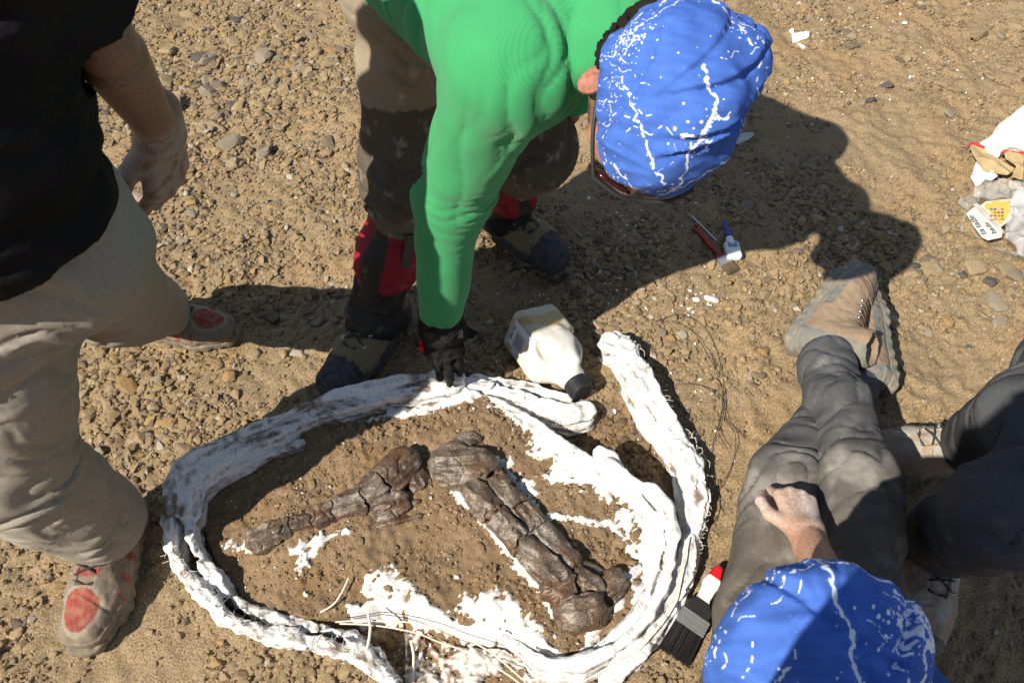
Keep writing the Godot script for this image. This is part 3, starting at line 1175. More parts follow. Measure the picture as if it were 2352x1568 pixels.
func make_bones() -> void:
	var b := thing("fossil_bone", P(1200, 1220, 0.06), "thick broken grey-brown fossil limb bone with round joint knobs at its lower end", "fossil bone", "fossil bones in the jacket")
	fragment(b, [[1030, 1066, 0.072, 1100, 1066, 0.075, 0.044, 0.040], [1050, 1092, 0.07, 1112, 1088, 0.07, 0.032, 0.032], [1045, 1035, 0.07, 1085, 1012, 0.066, 0.032, 0.024]], [[1116, 1096, 1134, 1124]], 0)
	fragment(b, [[1125, 1086, 0.07, 1146, 1106, 0.07, 0.024, 0.022], [1108, 1104, 0.07, 1130, 1120, 0.07, 0.024, 0.022]], [[1150, 1112, 1165, 1132], [1118, 1098, 1100, 1072]], 0)
	shaft(b, [[1090, 1126, 0.085, 0.027], [1140, 1183, 0.088, 0.029], [1205, 1250, 0.088, 0.030], [1276, 1322, 0.086, 0.031]], [0, 0, 0])
	shaft(b, [[1146, 1122, 0.074, 0.030], [1186, 1166, 0.074, 0.030], [1232, 1216, 0.074, 0.031], [1302, 1290, 0.074, 0.032]], [0, 0, 0])
	fragment(b, [[1272, 1348, 0.08, 1305, 1332, 0.08, 0.028, 0.028], [1290, 1366, 0.08, 1310, 1358, 0.08, 0.030, 0.028]], [[1322, 1336, 1345, 1326], [1302, 1382, 1310, 1400]], 2)
	fragment(b, [[1322, 1404, 0.08, 1352, 1398, 0.08, 0.040, 0.040]], [[1314, 1378, 1304, 1350]], 2)
	fragment(b, [[1332, 1322, 0.088, 1370, 1352, 0.088, 0.014, 0.016], [1325, 1318, 0.075, 1362, 1342, 0.075, 0.018, 0.018], [1328, 1352, 0.07, 1354, 1368, 0.07, 0.022, 0.018]], [], 2)
	fragment(b, [[1396, 1350, 0.066, 1410, 1338, 0.068, 0.032, 0.030], [1385, 1366, 0.06, 1395, 1362, 0.06, 0.02, 0.02]], [[1384, 1342, 1360, 1342]], 2)
	fragment(b, [[1340, 1300, 0.066, 1385, 1318, 0.064, 0.013, 0.011]], [], 0)
	var a := thing("fossil_bone", P(800, 1150, 0.06), "slender cracked dark reddish-brown fossil bone with a wide right end", "fossil bone", "fossil bones in the jacket")
	shaft(a, [[592, 1236, 0.068, 0.030], [668, 1206, 0.070, 0.023], [712, 1190, 0.071, 0.025], [764, 1170, 0.072, 0.028], [836, 1143, 0.074, 0.033], [876, 1110, 0.078, 0.040], [926, 1062, 0.078, 0.039]], [0, 1, 1, 0, 0, 1])
	fragment(a, [[610, 1258, 0.052, 680, 1234, 0.05, 0.020, 0.012]], [], 1)
	fragment(a, [[950, 1082, 0.06, 962, 1108, 0.06, 0.026, 0.028]], [[934, 1090, 912, 1086]], 1)
	fragment(a, [[874, 1166, 0.062, 908, 1156, 0.064, 0.032, 0.034]], [[858, 1150, 846, 1132]], 1)
	fragment(a, [[862, 1158, 0.054, 826, 1172, 0.054, 0.017, 0.012]], [], 1)
	fragment(a, [[872, 1212, 0.044, 955, 1186, 0.046, 0.026, 0.024], [900, 1190, 0.048, 965, 1160, 0.048, 0.022, 0.022]], [], 1)
	fragment(a, [[930, 1146, 0.055, 968, 1124, 0.055, 0.018, 0.016]], [], 1)
	lap("bones")


# ---------- people ----------
const CR := Vector3(1, 0, 0)

func view(r: float, u: float, b: float) -> Vector3:       # a direction given as right / up / towards the surveyor
	var a := deg_to_rad(PITCH)
	return (Vector3(r, 0, 0) + Vector3(0, cos(a), -sin(a)) * u + Vector3(0, sin(a), cos(a)) * b).normalized()


# fingers: per finger three bends in radians; thumb: three directions in (D, T, Nb) parts
func hand(f: Field, wrist: Vector3, D: Vector3, Nb: Vector3, T: Vector3, bends: Array, thumb: Array, s := 1.0, fat := 1.0, fan := 0.06) -> void:
	var across := [0.031, 0.0105, -0.0105, -0.030]
	var reach := [0.092, 0.096, 0.091, 0.083]
	var lens := [[0.043, 0.026, 0.022], [0.047, 0.030, 0.023], [0.043, 0.027, 0.022], [0.034, 0.021, 0.019]]
	f.cone(wrist - D * 0.03 * s, wrist + D * 0.012 * s, 0.026 * s * fat, 0.027 * s * fat)
	f.cone(wrist - D * 0.03 * s + T * 0.012, wrist + D * 0.012 * s + T * 0.014 * s, 0.022 * s * fat, 0.022 * s * fat, 0.01)
	f.cone(wrist - D * 0.03 * s - T * 0.012, wrist + D * 0.012 * s - T * 0.014 * s, 0.022 * s * fat, 0.022 * s * fat, 0.01)
	for i in 4:
		var kn: Vector3 = wrist + (D * reach[i] + T * across[i]) * s + Nb * (0.002 if i == 1 or i == 2 else -0.003) * s
		f.cone(wrist + (D * 0.012 + T * across[i] * 0.55) * s, kn, 0.0165 * s * fat, 0.0125 * s * fat, 0.011)
		var p := kn
		var ang := 0.0
		var side: float = (1.5 - i) * fan
		for j in 3:
			ang += bends[i][j]
			var d := (D * cos(ang) - Nb * sin(ang) + T * side * cos(ang)).normalized()
			var q: Vector3 = p + d * lens[i][j] * s
			f.cone(p, q, (0.0098 - j * 0.0009) * s * fat, (0.0090 - j * 0.0012) * s * fat, 0.004)
			p = q
	var p: Vector3 = wrist + (D * 0.022 + T * 0.022 - Nb * 0.006) * s
	var tl := [0.046, 0.034, 0.028]
	var tr := [0.017, 0.0125, 0.0105, 0.0085]
	for j in 3:
		var d: Vector3 = (D * thumb[j][0] + T * thumb[j][1] + Nb * thumb[j][2]).normalized()
		var q: Vector3 = p + d * tl[j] * s
		f.cone(p, q, tr[j] * s * fat, tr[j + 1] * s * fat, 0.009 if j == 0 else 0.004)
		p = q


func head_field(at: Vector3, b: Basis, skin: Color, stubble: float, cell := 0.0036) -> Field:
	var e0 := at - b.y * 0.055 - b.z * 0.02
	var f := Field.new(e0 - Vector3.ONE * 0.18, e0 + Vector3.ONE * 0.18, cell)
	var g := func(x: float, y: float, z: float) -> Vector3: return at + b * Vector3(x, y, z)
	f.blob(g.call(0, 0.03, -0.012), b, Vector3(0.076, 0.096, 0.098))
	f.blob(g.call(0, -0.03, 0.032), b, Vector3(0.062, 0.082, 0.064), 0.03)
	f.cone(g.call(0.03, -0.055, 0.0), g.call(0.012, -0.095, 0.062), 0.034, 0.024, 0.03)
	f.cone(g.call(-0.03, -0.055, 0.0), g.call(-0.012, -0.095, 0.062), 0.034, 0.024, 0.03)
	f.cone(g.call(0, -0.06, -0.03), g.call(0, -0.185, -0.055), 0.057, 0.062, 0.03)
	f.cone(g.call(0, 0.0, 0.094), g.call(0, -0.042, 0.112), 0.009, 0.0135, 0.012)
	f.cone(g.call(0.012, -0.046, 0.102), g.call(-0.012, -0.046, 0.102), 0.009, 0.009, 0.008)
	f.cone(g.call(-0.045, 0.018, 0.076), g.call(-0.014, 0.016, 0.091), 0.010, 0.010, 0.012)
	f.cone(g.call(0.045, 0.018, 0.076), g.call(0.014, 0.016, 0.091), 0.010, 0.010, 0.012)
	for s in [-1.0, 1.0]:
		f.blob(g.call(s * 0.031, 0.0, 0.097), b, Vector3(0.017, 0.010, 0.010), 0.012, true)
		f.blob(g.call(s * 0.031, 0.0, 0.083), b, Vector3(0.0125, 0.0125, 0.0125))
		f.cone(g.call(s * 0.04, -0.03, 0.072), g.call(s * 0.055, -0.025, 0.05), 0.014, 0.016, 0.02)
		var e := b * Basis.from_euler(Vector3(-0.2, s * 0.45, s * 0.12))
		f.blob(g.call(s * 0.082, -0.012, -0.012), e, Vector3(0.009, 0.033, 0.020), 0.006)
		f.blob(g.call(s * 0.088, -0.008, -0.010), e, Vector3(0.006, 0.022, 0.011), 0.006, true)
		f.cone(g.call(s * 0.083, -0.038, -0.004), g.call(s * 0.083, -0.042, -0.002), 0.007, 0.007, 0.006)
	f.cone(g.call(-0.02, -0.070, 0.086), g.call(0.02, -0.070, 0.086), 0.006, 0.006, 0.006)
	f.cone(g.call(0, -0.070, 0.093), g.call(0, -0.070, 0.094), 0.008, 0.008, 0.008)
	f.cone(g.call(-0.016, -0.080, 0.086), g.call(0.016, -0.080, 0.086), 0.0065, 0.0065, 0.005)
	var inv := b.inverse()
	f.build(func(p: Vector3, n: Vector3) -> Color:
		var q := inv * (p - at)
		var c := skin * (1.0 + n3.get_noise_3dv(p * 40.0) * 0.12)
		if absf(q.x) > 0.079 and q.y > -0.06: c = c.lerp(L(0.45, 0.17, 0.13), 0.5)
		if q.z > 0.1: c = c.lerp(L(0.42, 0.17, 0.13), 0.35)
		if q.y < -0.064 and q.y > -0.084 and q.z > 0.085 and absf(q.x) < 0.026: c = L(0.3, 0.11, 0.1)
		var jaw := smoothstep(-0.03, -0.055, q.y) * smoothstep(-0.135, -0.11, q.y) * smoothstep(-0.04, 0.0, q.z)
		var sideburn := smoothstep(0.055, 0.066, absf(q.x)) * smoothstep(0.05, 0.03, q.y) * smoothstep(-0.06, -0.02, q.y) * smoothstep(0.0, 0.01, q.z) * smoothstep(0.05, 0.035, q.z)
		var k := clampf(maxf(jaw, sideburn) * stubble * (0.75 + n3.get_noise_3dv(p * 160.0) * 0.9), 0, 1)
		return c.lerp(L(0.035, 0.026, 0.022), k))
	return f


func limb_body(j: Dictionary) -> Field:
	var pts := j.values()
	var b := bounds(pts, 0.16)
	var f := Field.new(b[0], b[1], 0.013)
	var mid: Vector3 = (j.hip_l + j.hip_r) * 0.5
	f.cone(mid, j.waist, 0.10, 0.10)
	f.cone(j.hip_l, j.hip_r, 0.085, 0.085, 0.05)
	f.cone(j.waist, j.chest, 0.10, 0.10, 0.05)
	f.cone(j.sh_l, j.sh_r, 0.042, 0.042, 0.05)
	f.cone(j.chest, j.neck, 0.085, 0.052, 0.04)
	for s in ["l", "r"]:
		f.cone(j["sh_" + s], j["el_" + s], 0.046, 0.038, 0.03)
		f.cone(j["el_" + s], j["wr_" + s], 0.039, 0.026, 0.01)
		f.cone(j["hip_" + s], j["kn_" + s], 0.078, 0.052, 0.04)
		f.cone(j["kn_" + s], j["an_" + s], 0.052, 0.034, 0.02)
	return f


func colored(f: Field, c) -> Field:
	f.build(c if c is Callable else func(_p: Vector3, _n: Vector3) -> Color: return c)
	return f


# ---------- footwear, built in its own axes: z towards the toe, y up, the ankle above the origin ----------
func footwear(parent: Node3D, called: String, at: Vector3, fwd: Vector3, up: Vector3, look: String, s := 1.0, mirror := 1.0) -> Node3D:
	var o := Node3D.new()
	o.name = called
	parent.add_child(o, true)
	var fr := frame(fwd, up)
	fr.x *= mirror
	o.transform = Transform3D(fr.scaled_local(Vector3.ONE * s), at - parent.position)
	var high := 0.15 if look == "hiker" else (0.14 if look == "mountain" else 0.085)
	later("upper", M.leather, o, func() -> Field: return shoe_upper(at, look, high), true)
	later("sole", M.leather, o, func() -> Field: return shoe_sole(at, look), true)
	lacing(o, look)
	return o


func shoe_upper(at: Vector3, look: String, high: float) -> Field:
	var f := Field.new(Vector3(-0.075, -0.005, -0.11), Vector3(0.075, 0.2, 0.235), 0.0031 if at.z < 0.0 else 0.006)
	for x in [-0.012, 0.012]:
		f.cone(Vector3(x * 0.6, 0.045, -0.045), Vector3(x * 1.4 + 0.004, 0.042, 0.105), 0.036, 0.037, 0.012)
		f.cone(Vector3(x * 1.4 + 0.004, 0.042, 0.105), Vector3(x + 0.0, 0.038, 0.170), 0.037, 0.030, 0.012)
	f.cone(Vector3(0, 0.095, 0.0), Vector3(0.003, 0.058, 0.115), 0.034, 0.024, 0.03)
	f.cone(Vector3(0, 0.07, -0.035), Vector3(0, high, -0.025), 0.040, 0.041, 0.02)
	f.blob(Vector3(0, high + 0.025, -0.02), Basis(), Vector3(0.033, 0.03, 0.036), 0.008, true)
	f.push(0.014, func(p: Vector3) -> float:
		var d := n3.get_noise_3dv(p * 40.0 + Vector3(at.x, 0, 0)) * 0.0022
		if p.y < 0.046 and (p.z > 0.12 or p.z < -0.05 or look == "mountain"): d += 0.0022      # rand and toe cap
		if absf(p.x) < 0.017 and p.z > 0.02 and p.z < 0.11 and p.y > 0.05: d -= 0.0035          # tongue
		d -= 0.0025 * smoothstep(0.006, 0.0, absf(p.z - 0.125 - absf(p.x) * 0.4)) * smoothstep(0.05, 0.06, p.y)
		return d)
	f.cut(Vector3(0, 0.012, 0), Vector3(0, -1, 0))
	f.build(func(p: Vector3, n: Vector3) -> Color:
		var w := n3.get_noise_3dv(p * 55.0 + at) * 0.5
		var dust := clampf(0.18 + w * 0.7 + smoothstep(0.05, 0.01, p.y) * 0.35, 0, 0.6)
		var c := L(0.2, 0.16, 0.1)
		if look == "trail_red":
			c = L(0.19, 0.155, 0.122)
			var q := Vector2(p.x / 0.030, (p.z - 0.150) / 0.036)
			q.x *= 1.0 + 0.25 * q.y
			if q.length() < 1.22 and p.y > 0.04: c = L(0.27, 0.235, 0.19)
			if q.length() < 1.0 and p.y > 0.04: c = L(0.25, 0.042, 0.033)
			if absf(p.x) < 0.022 and p.z < 0.105 and p.z > 0.0 and p.y > 0.05 and fmod(p.z + 1.0, 0.024) < 0.014: c = L(0.24, 0.035, 0.03)
			if absf(p.x) > 0.028 and p.y > 0.038 and p.y < 0.068 and fmod(p.z + 1.006, 0.040) < 0.014 and p.z < 0.12: c = L(0.22, 0.045, 0.036)
		elif look == "mountain":
			c = L(0.185, 0.148, 0.085)
			if p.y < 0.054 or p.z > 0.132 + w * 0.01: c = L(0.035, 0.042, 0.055)
			if p.y < 0.075 and p.z < -0.02: c = L(0.05, 0.05, 0.055)
			dust *= 0.45
		elif look == "hiker":
			c = L(0.27, 0.195, 0.14)
			if p.z > 0.17 or (p.y < 0.055 and p.z > 0.03 and p.z < 0.2 and p.y > 0.034): c = L(0.13, 0.145, 0.15)
			if p.z < -0.045: c = L(0.16, 0.17, 0.165)
			if p.y < 0.036: c = L(0.22, 0.22, 0.195)
		else:
			c = L(0.33, 0.25, 0.19)
			for k in [[0.018, 0.128, 0.014, 0.022], [-0.02, 0.125, 0.014, 0.024], [0.03, 0.07, 0.011, 0.02], [-0.03, 0.066, 0.011, 0.02], [0.0, 0.05, 0.016, 0.05]]:
				if Vector2((p.x - k[0]) / k[2], (p.z - k[1]) / k[3]).length() < 1.0 and p.y > 0.03: c = L(0.36, 0.355, 0.31)
			if p.z > 0.172 or p.y < 0.03: c = L(0.085, 0.095, 0.095)
		return c.lerp(L(0.36, 0.28, 0.18), dust))
	return f


func shoe_sole(at: Vector3, look: String) -> Field:
	var g := Field.new(Vector3(-0.075, -0.01, -0.11), Vector3(0.075, 0.05, 0.235), 0.0031 if at.z < 0.0 else 0.006)
	g.wall(Vector3(0, 0, -0.048), Vector3(0.004, 0, 0.06), 0.038, 0.042, 0.026, 0.022, 0.0, 0.006)
	g.wall(Vector3(0.004, 0, 0.06), Vector3(0.005, 0, 0.115), 0.042, 0.053, 0.022, 0.022, 0.01, 0.006)
	g.wall(Vector3(0.005, 0, 0.115), Vector3(0.0, 0.002, 0.172), 0.053, 0.041, 0.022, 0.022, 0.01, 0.006)
	g.push(0.012, func(p: Vector3) -> float: return 0.0016 * sin(p.z * 230.0) * smoothstep(0.014, 0.006, p.y) + n3.get_noise_3dv(p * 60.0) * 0.0015)
	g.build(func(p: Vector3, n: Vector3) -> Color:
		var c := L(0.05, 0.05, 0.048) if look == "mountain" else (L(0.17, 0.18, 0.17) if look == "hiker" else L(0.15, 0.135, 0.11))
		return c.lerp(L(0.34, 0.265, 0.17), clampf(0.25 + n3.get_noise_3dv(p * 50.0 + at) * 0.8, 0, 0.7)))
	return g


func lacing(o: Node3D, look: String) -> void:
	# laces cross over the tongue
	var rows := 6 if look == "hiker" else 4
	for k in rows:
		var z0 := 0.118 - k * (0.105 / rows)
		var q := empty_field()
		var top := func(x: float, z: float) -> Vector3:
			var t := clampf((z - 0.0) / 0.115, -0.2, 1.0)
			return Vector3(x, lerpf(0.1325, 0.0855, t) - absf(x) * absf(x) * 12.0, z)
		for sgn in [-1.0, 1.0]:
			var line := PackedVector3Array()
			for i in 7:
				var u := i / 6.0
				line.append(top.call(sgn * lerpf(-0.024, 0.024, u), z0 - 0.018 * u))
			tube_data(q, line, 0.0021, 6)
		var lm := MeshInstance3D.new()
		lm.mesh = mesh_of(q)
		lm.material_override = M.lace_brown if look == "hiker" else M.lace_black
		lm.name = "lace"
		o.add_child(lm, true)
		if look != "trail_red":
			for sgn in [-1.0, 1.0]:
				var e := empty_field()
				var c0: Vector3 = top.call(sgn * 0.026, z0)
				lathe(e, c0 - Vector3(0, 0.002, 0), Basis(), [[0.0, 0.0], [0.0, 0.005], [0.003, 0.005], [0.0042, 0.003], [0.002, 0.0018], [0.002, 0.0]], 10)
				var em := MeshInstance3D.new()
				em.mesh = mesh_of(e)
				em.material_override = M.steel
				em.name = "eyelet"
				o.add_child(em, true)


# a head scarf drawn tight over the skull, with swept folds
func bandana(at: Vector3, b: Basis, rad: Vector3, folds_at: Array, extra: Array, brow: float, nape: float, loose: float) -> Field:
	var f := Field.new(at - Vector3.ONE * 0.19, at + Vector3.ONE * 0.19, 0.0034)
	var mid := at + b * Vector3(0, 0.03, -0.008)
	f.blob(mid, b, rad)
	for e in extra: f.cone(at + b * e[0], at + b * e[1], e[2], e[3], e[4])
	var inv := b.inverse()
	f.push(0.02, func(p: Vector3) -> float:
		var q := inv * (p - mid)
		var out := n1.get_noise_3dv(q * 9.0 + at * 5.0) * loose + (0.3 - absf(n2.get_noise_3dv(Vector3(q.x * 14.0 + q.z * 10.0, q.y * 10.0, q.z * 30.0 - q.x * 12.0)))) * 0.0042
		for k in folds_at:           # the cloth laps over itself along arcs: [normal of the arc's plane, offset, height of the lap, how far it fades, side of the head]
			var dn: Vector3 = k[0]
			var s: float = q.normalized().dot(dn.normalized()) - k[1] + n2.get_noise_3dv(q * 9.0) * 0.07
			var side: float = smoothstep(-0.2, 0.4, q.normalized().dot(k[4]))
			out += k[2] * 0.62 * smoothstep(-0.035, 0.035, s) * exp(-maxf(s, 0.0) / k[3]) * side
			out -= k[2] * 0.4 * exp(-(s + 0.03) * (s + 0.03) / 0.0012) * side
		return out)
	var p0 := at + b * Vector3(0, brow, 0.09)
	var p1 := at + b * Vector3(0, nape, -0.10)
	var axis := (p1 - p0).normalized()
	f.cut((p0 + p1) * 0.5, (b.x.cross(axis)).normalized() * (1.0 if b.x.cross(axis).dot(b.y) < 0 else -1.0), n2, 0.004)
	f.build(null, func(p: Vector3) -> Vector2:
		var q := (inv * (p - mid)).normalized()
		var ang := acos(clampf(q.y, -1, 1)) / PI
		var h := Vector2(q.x, q.z)
		if h.length() > 1e-5: h = h.normalized()
		return Vector2(0.5, 0.5) + h * ang * 0.62)
	return f


func splatter(sd: int, strokes: Array, patches: Array) -> ImageTexture:
	var side := 1024
	var im := Image.create(side, side, false, Image.FORMAT_RGB8)
	var r := RandomNumberGenerator.new()
	r.seed = sd
	var blue := L(0.058, 0.135, 0.46)
	for y in range(0, side, 4):
		for x in range(0, side, 4):
			var t := 1.0 + n2.get_noise_2d(x * 0.012, y * 0.05) * 0.12 + n3.get_noise_2d(x * 0.02, y * 0.02) * 0.12
			im.fill_rect(Rect2i(x, y, 4, 4), (blue * t).linear_to_srgb())
	var white := L(0.72, 0.76, 0.84).linear_to_srgb()
	var dot := func(x: float, y: float, rr: float) -> void:
		for j in range(int(-rr), int(rr) + 1):
			var hw := int(sqrt(maxf(0.0, rr * rr - j * j)))
			im.fill_rect(Rect2i(int(x) - hw, int(y) + j, hw * 2 + 1, 1).intersection(Rect2i(0, 0, side, side)), white)
	for s in strokes:        # [points in 0..1, width in px, share left blank]
		for i in s[0].size() - 1:
			var a := Vector2(s[0][i][0], s[0][i][1]) * side
			var b := Vector2(s[0][i + 1][0], s[0][i + 1][1]) * side
			var m := int(a.distance_to(b)) + 1
			for k in m:
				var p := a.lerp(b, float(k) / m)
				if n2.get_noise_2d(p.x * 0.06, p.y * 0.06) < s[2]: continue
				var th: float = s[1] * (0.52 + 0.34 * n2.get_noise_2d(p.x * 0.09, p.y * 0.09 + 30.0))
				p += Vector2(n1.get_noise_2d(p.x * 0.03, p.y * 0.03), n1.get_noise_2d(p.y * 0.03, p.x * 0.03 + 50.0)) * 12.0
				dot.call(p.x, p.y, maxf(0.8, th))
				if r.randf() < 0.35: dot.call(p.x + r.randfn() * s[1] * 0.9, p.y + r.randfn() * s[1] * 0.9, r.randf() * 1.1)
	var hub := Vector2(strokes[0][0][0][0], strokes[0][0][0][1]) * side
	for k in 46:      # thin crossing lines, some fanning out from where the print gathers
		var a := Vector2(r.randf_range(0.12, 0.88), r.randf_range(0.12, 0.88)) * side
		var dir := (a - hub).normalized().rotated(r.randfn() * 0.12) if k % 3 else Vector2.from_angle(r.randf() * TAU)
		var l := r.randf_range(0.05, 0.24) * side
		var w := r.randf_range(0.7, 2.1)
		for j in int(l):
			if n2.get_noise_2d(a.x * 0.05 + j * 0.045, k * 7.0) < 0.02: continue
			var p := a + dir * j + dir.orthogonal() * n1.get_noise_2d(j * 0.012, k * 3.0) * 26.0
			dot.call(p.x, p.y, w * r.randf_range(0.6, 1.1))
	for q in patches:        # [x, y, rx, ry, count, size]
		for k in int(q[4] * 1.8):
			dot.call((q[0] + r.randfn() * q[2] * 0.5) * side, (q[1] + r.randfn() * q[3] * 0.5) * side, q[5] * 0.72 * pow(r.randf(), 2.6) + 0.5)
	return ImageTexture.create_from_image(im)


func cloth_of(tex: Texture2D) -> StandardMaterial3D:
	var m := StandardMaterial3D.new()
	m.albedo_texture = tex
	m.roughness = 0.9
	m.metallic_specular = 0.2
	return m


func tinted(c: Color, amount := 0.12, dust := 0.0, scale := 14.0) -> Callable:
	return func(p: Vector3, n: Vector3) -> Color:
		var t := n2.get_noise_3dv(p * scale * 0.5) * 0.8
		return (c * (1.0 + t * amount)).lerp(L(0.42, 0.38, 0.32), clampf((n3.get_noise_3dv(p * 20.0 + Vector3(4, 0, 0)) + n1.get_noise_3dv(p * 6.0) - 0.35) * dust * 2.0, 0, 0.7))


func make_people() -> void:
	person_in_green()
	lap("green")
	person_in_black()
	lap("black")
	person_seated()
	lap("seated")
	person_at_right()
	lap("right")
	person_behind()
	lap("people")


func person_in_green() -> void:
	var o := thing("person", Vector3(-0.17, 0, -1.37), "person in green ribbed shirt, blue bandana and sunglasses bending down to the plaster", "person", "people at the dig")
	var hc := P(1512, 232, 1.02)
	var b := frame(view(-0.16, -0.94, -0.34), view(0.24, -0.36, 0.91))
	var j := {"hip_r": Vector3(-0.18, 0.86, -1.40), "hip_l": Vector3(-0.03, 0.86, -1.50), "waist": Vector3(-0.055, 0.93, -1.36), "chest": Vector3(0.06, 0.98, -1.13), "neck": Vector3(0.16, 1.01, -1.02), "sh_r": P(1170, 150, 0.97), "sh_l": Vector3(0.19, 0.94, -1.33),
		"el_r": P(1035, 440, 0.66), "wr_r": P(1012, 735, 0.31), "el_l": Vector3(0.31, 0.72, -1.43), "wr_l": Vector3(0.13, 0.58, -1.44), "kn_r": P(930, 400, 0.47), "kn_l": P(1228, 335, 0.47), "an_r": Vector3(-0.325, 0.10, -1.245), "an_l": Vector3(-0.02, 0.10, -1.605)}
	var skin := L(0.40, 0.225, 0.15)
	later("body", M.skin, o, func() -> Field:
		var body := colored(limb_body(j), skin)
		body.add(head_field(hc, b, skin, 0.9))
		var lh := Field.new(j.wr_l - Vector3.ONE * 0.2, j.wr_l + Vector3.ONE * 0.2, 0.0036)
		hand(lh, j.wr_l, Vector3(-0.55, -0.75, 0.1).normalized(), Vector3(0.3, 0.1, 0.9).normalized(), Vector3(0.6, -0.6, -0.4).normalized(), [[0.4, 0.5, 0.3], [0.4, 0.5, 0.3], [0.4, 0.5, 0.3], [0.4, 0.5, 0.3]], [[0.6, 0.8, -0.2], [0.8, 0.5, -0.3], [0.9, 0.3, -0.3]])
		body.add(colored(lh, skin))
		return body)
	# shirt
	var wr: Vector3 = j.wr_r
	var arm := (wr - j.el_r as Vector3).normalized()
	var green := L(0.048, 0.305, 0.118)
	var shirt := func() -> Field: return garment([[j.hip_r + Vector3(0, 0.06, 0.02), j.sh_r + Vector3(0.02, 0, 0), 0.110, 0.086, 0.06], [j.hip_l + Vector3(0, 0.06, 0), j.sh_l, 0.110, 0.092, 0.06], [j.waist, j.chest, 0.125, 0.13, 0.06], [j.chest, j.neck, 0.11, 0.068, 0.05],
		[j.sh_r, j.el_r, 0.082, 0.064, 0.04], [j.el_r, wr - arm * 0.02, 0.064, 0.046, 0.03], [j.sh_l, j.el_l, 0.085, 0.062, 0.05], [j.el_l, j.wr_l, 0.06, 0.045, 0.03], [j.neck, j.neck + (hc - j.neck) * 0.42, 0.072, 0.064, 0.04]],
		0.0062, 0.05, [[wr - arm * 0.018, arm, 0.004, 0.16], [j.hip_r + Vector3(0, 0.035, 0.0), Vector3(-0.35, -0.85, -0.35).normalized(), 0.006, 0.40]],
		folds([[j.el_r + Vector3(0.03, 0, 0.02), 0.085, arm, 0.026, 0.006, 3.2], [j.el_r + Vector3(0.06, 0.03, 0.02), 0.08, Vector3(0.45, 0.8, 0).normalized(), 0.034, 0.008, 3.0], [wr - arm * 0.06, 0.06, arm, 0.024, 0.003, 3.5], [j.sh_r + Vector3(0.10, -0.06, 0.03), 0.13, Vector3(0.75, -0.25, 0.1).normalized(), 0.050, 0.012, 1.5], [j.sh_r + Vector3(-0.05, -0.14, -0.02), 0.15, Vector3(0.9, -0.15, 0.4).normalized(), 0.060, 0.007, 1.0],
			[j.waist + Vector3(-0.05, 0.05, 0.1), 0.17, Vector3(0.6, 0.2, 0.7).normalized(), 0.06, 0.012, 1.6], [j.neck + Vector3(-0.06, -0.03, 0.05), 0.12, Vector3(0.7, -0.2, -0.5).normalized(), 0.04, 0.010, 1.4]], 0.008, 5.0), 0.03,
		tinted(green, 0.10), func(p: Vector3) -> Vector2: return Vector2(p.x * 2.0, p.dot(arm if p.y < 0.72 else Vector3(0.45, 0.62, 0.64)) * 270.0))
	later("shirt", M.rib, o, shirt)
	# trousers: tan above, a dark brown worn-over part from mid thigh down
	var seam := func(p: Vector3, n: Vector3) -> Color:
		var c := L(0.27, 0.225, 0.165)
		var edge := 0.665 + (p.x + 0.2) * 0.12 + n1.get_noise_3dv(p * 4.0) * 0.02
		if p.x > -0.1: edge = 0.62
		if p.y < edge: c = L(0.105, 0.088, 0.068)
		if p.y < 0.42: c = L(0.15, 0.13, 0.10)
		return (c * (1.0 + n3.get_noise_3dv(p * 16.0) * 0.08)).lerp(L(0.5, 0.48, 0.44), clampf(n3.get_noise_3dv(p * Vector3(30, 16, 30)) * 2.0 - 0.75, 0, 0.4))
	var cuff_r: Vector3 = j.kn_r.lerp(j.an_r, 0.18)
	var cuff_l: Vector3 = j.kn_l.lerp(j.an_l, 0.25)
	var pants := func() -> Field: return garment([[j.hip_r, j.hip_l, 0.12, 0.12], [j.hip_r + Vector3(0, 0.09, 0.04), j.hip_l + Vector3(0, 0.09, 0.04), 0.10, 0.10], [j.hip_r, j.kn_r, 0.105, 0.086], [j.kn_r, cuff_r, 0.088, 0.078], [j.hip_l, j.kn_l, 0.105, 0.088], [j.kn_l, cuff_l, 0.09, 0.076]], 0.0068, 0.04, [],
		folds([[j.kn_r, 0.13, Vector3(0.2, 0.95, 0.2).normalized(), 0.055, 0.014, 2.0], [cuff_r, 0.11, Vector3(0.3, 0.9, 0).normalized(), 0.045, 0.018, 2.5], [j.kn_l, 0.14, Vector3(-0.3, 0.9, 0.2).normalized(), 0.055, 0.016, 2.2], [cuff_l, 0.1, Vector3(-0.3, 0.9, 0).normalized(), 0.05, 0.016, 2.2], [j.hip_r + Vector3(0, -0.08, 0.06), 0.14, Vector3(0.5, 0.8, 0).normalized(), 0.05, 0.010, 1.8]], 0.016, 6.0, 3.0), 0.034, seam)
	later("trousers", M.cloth, o, pants)
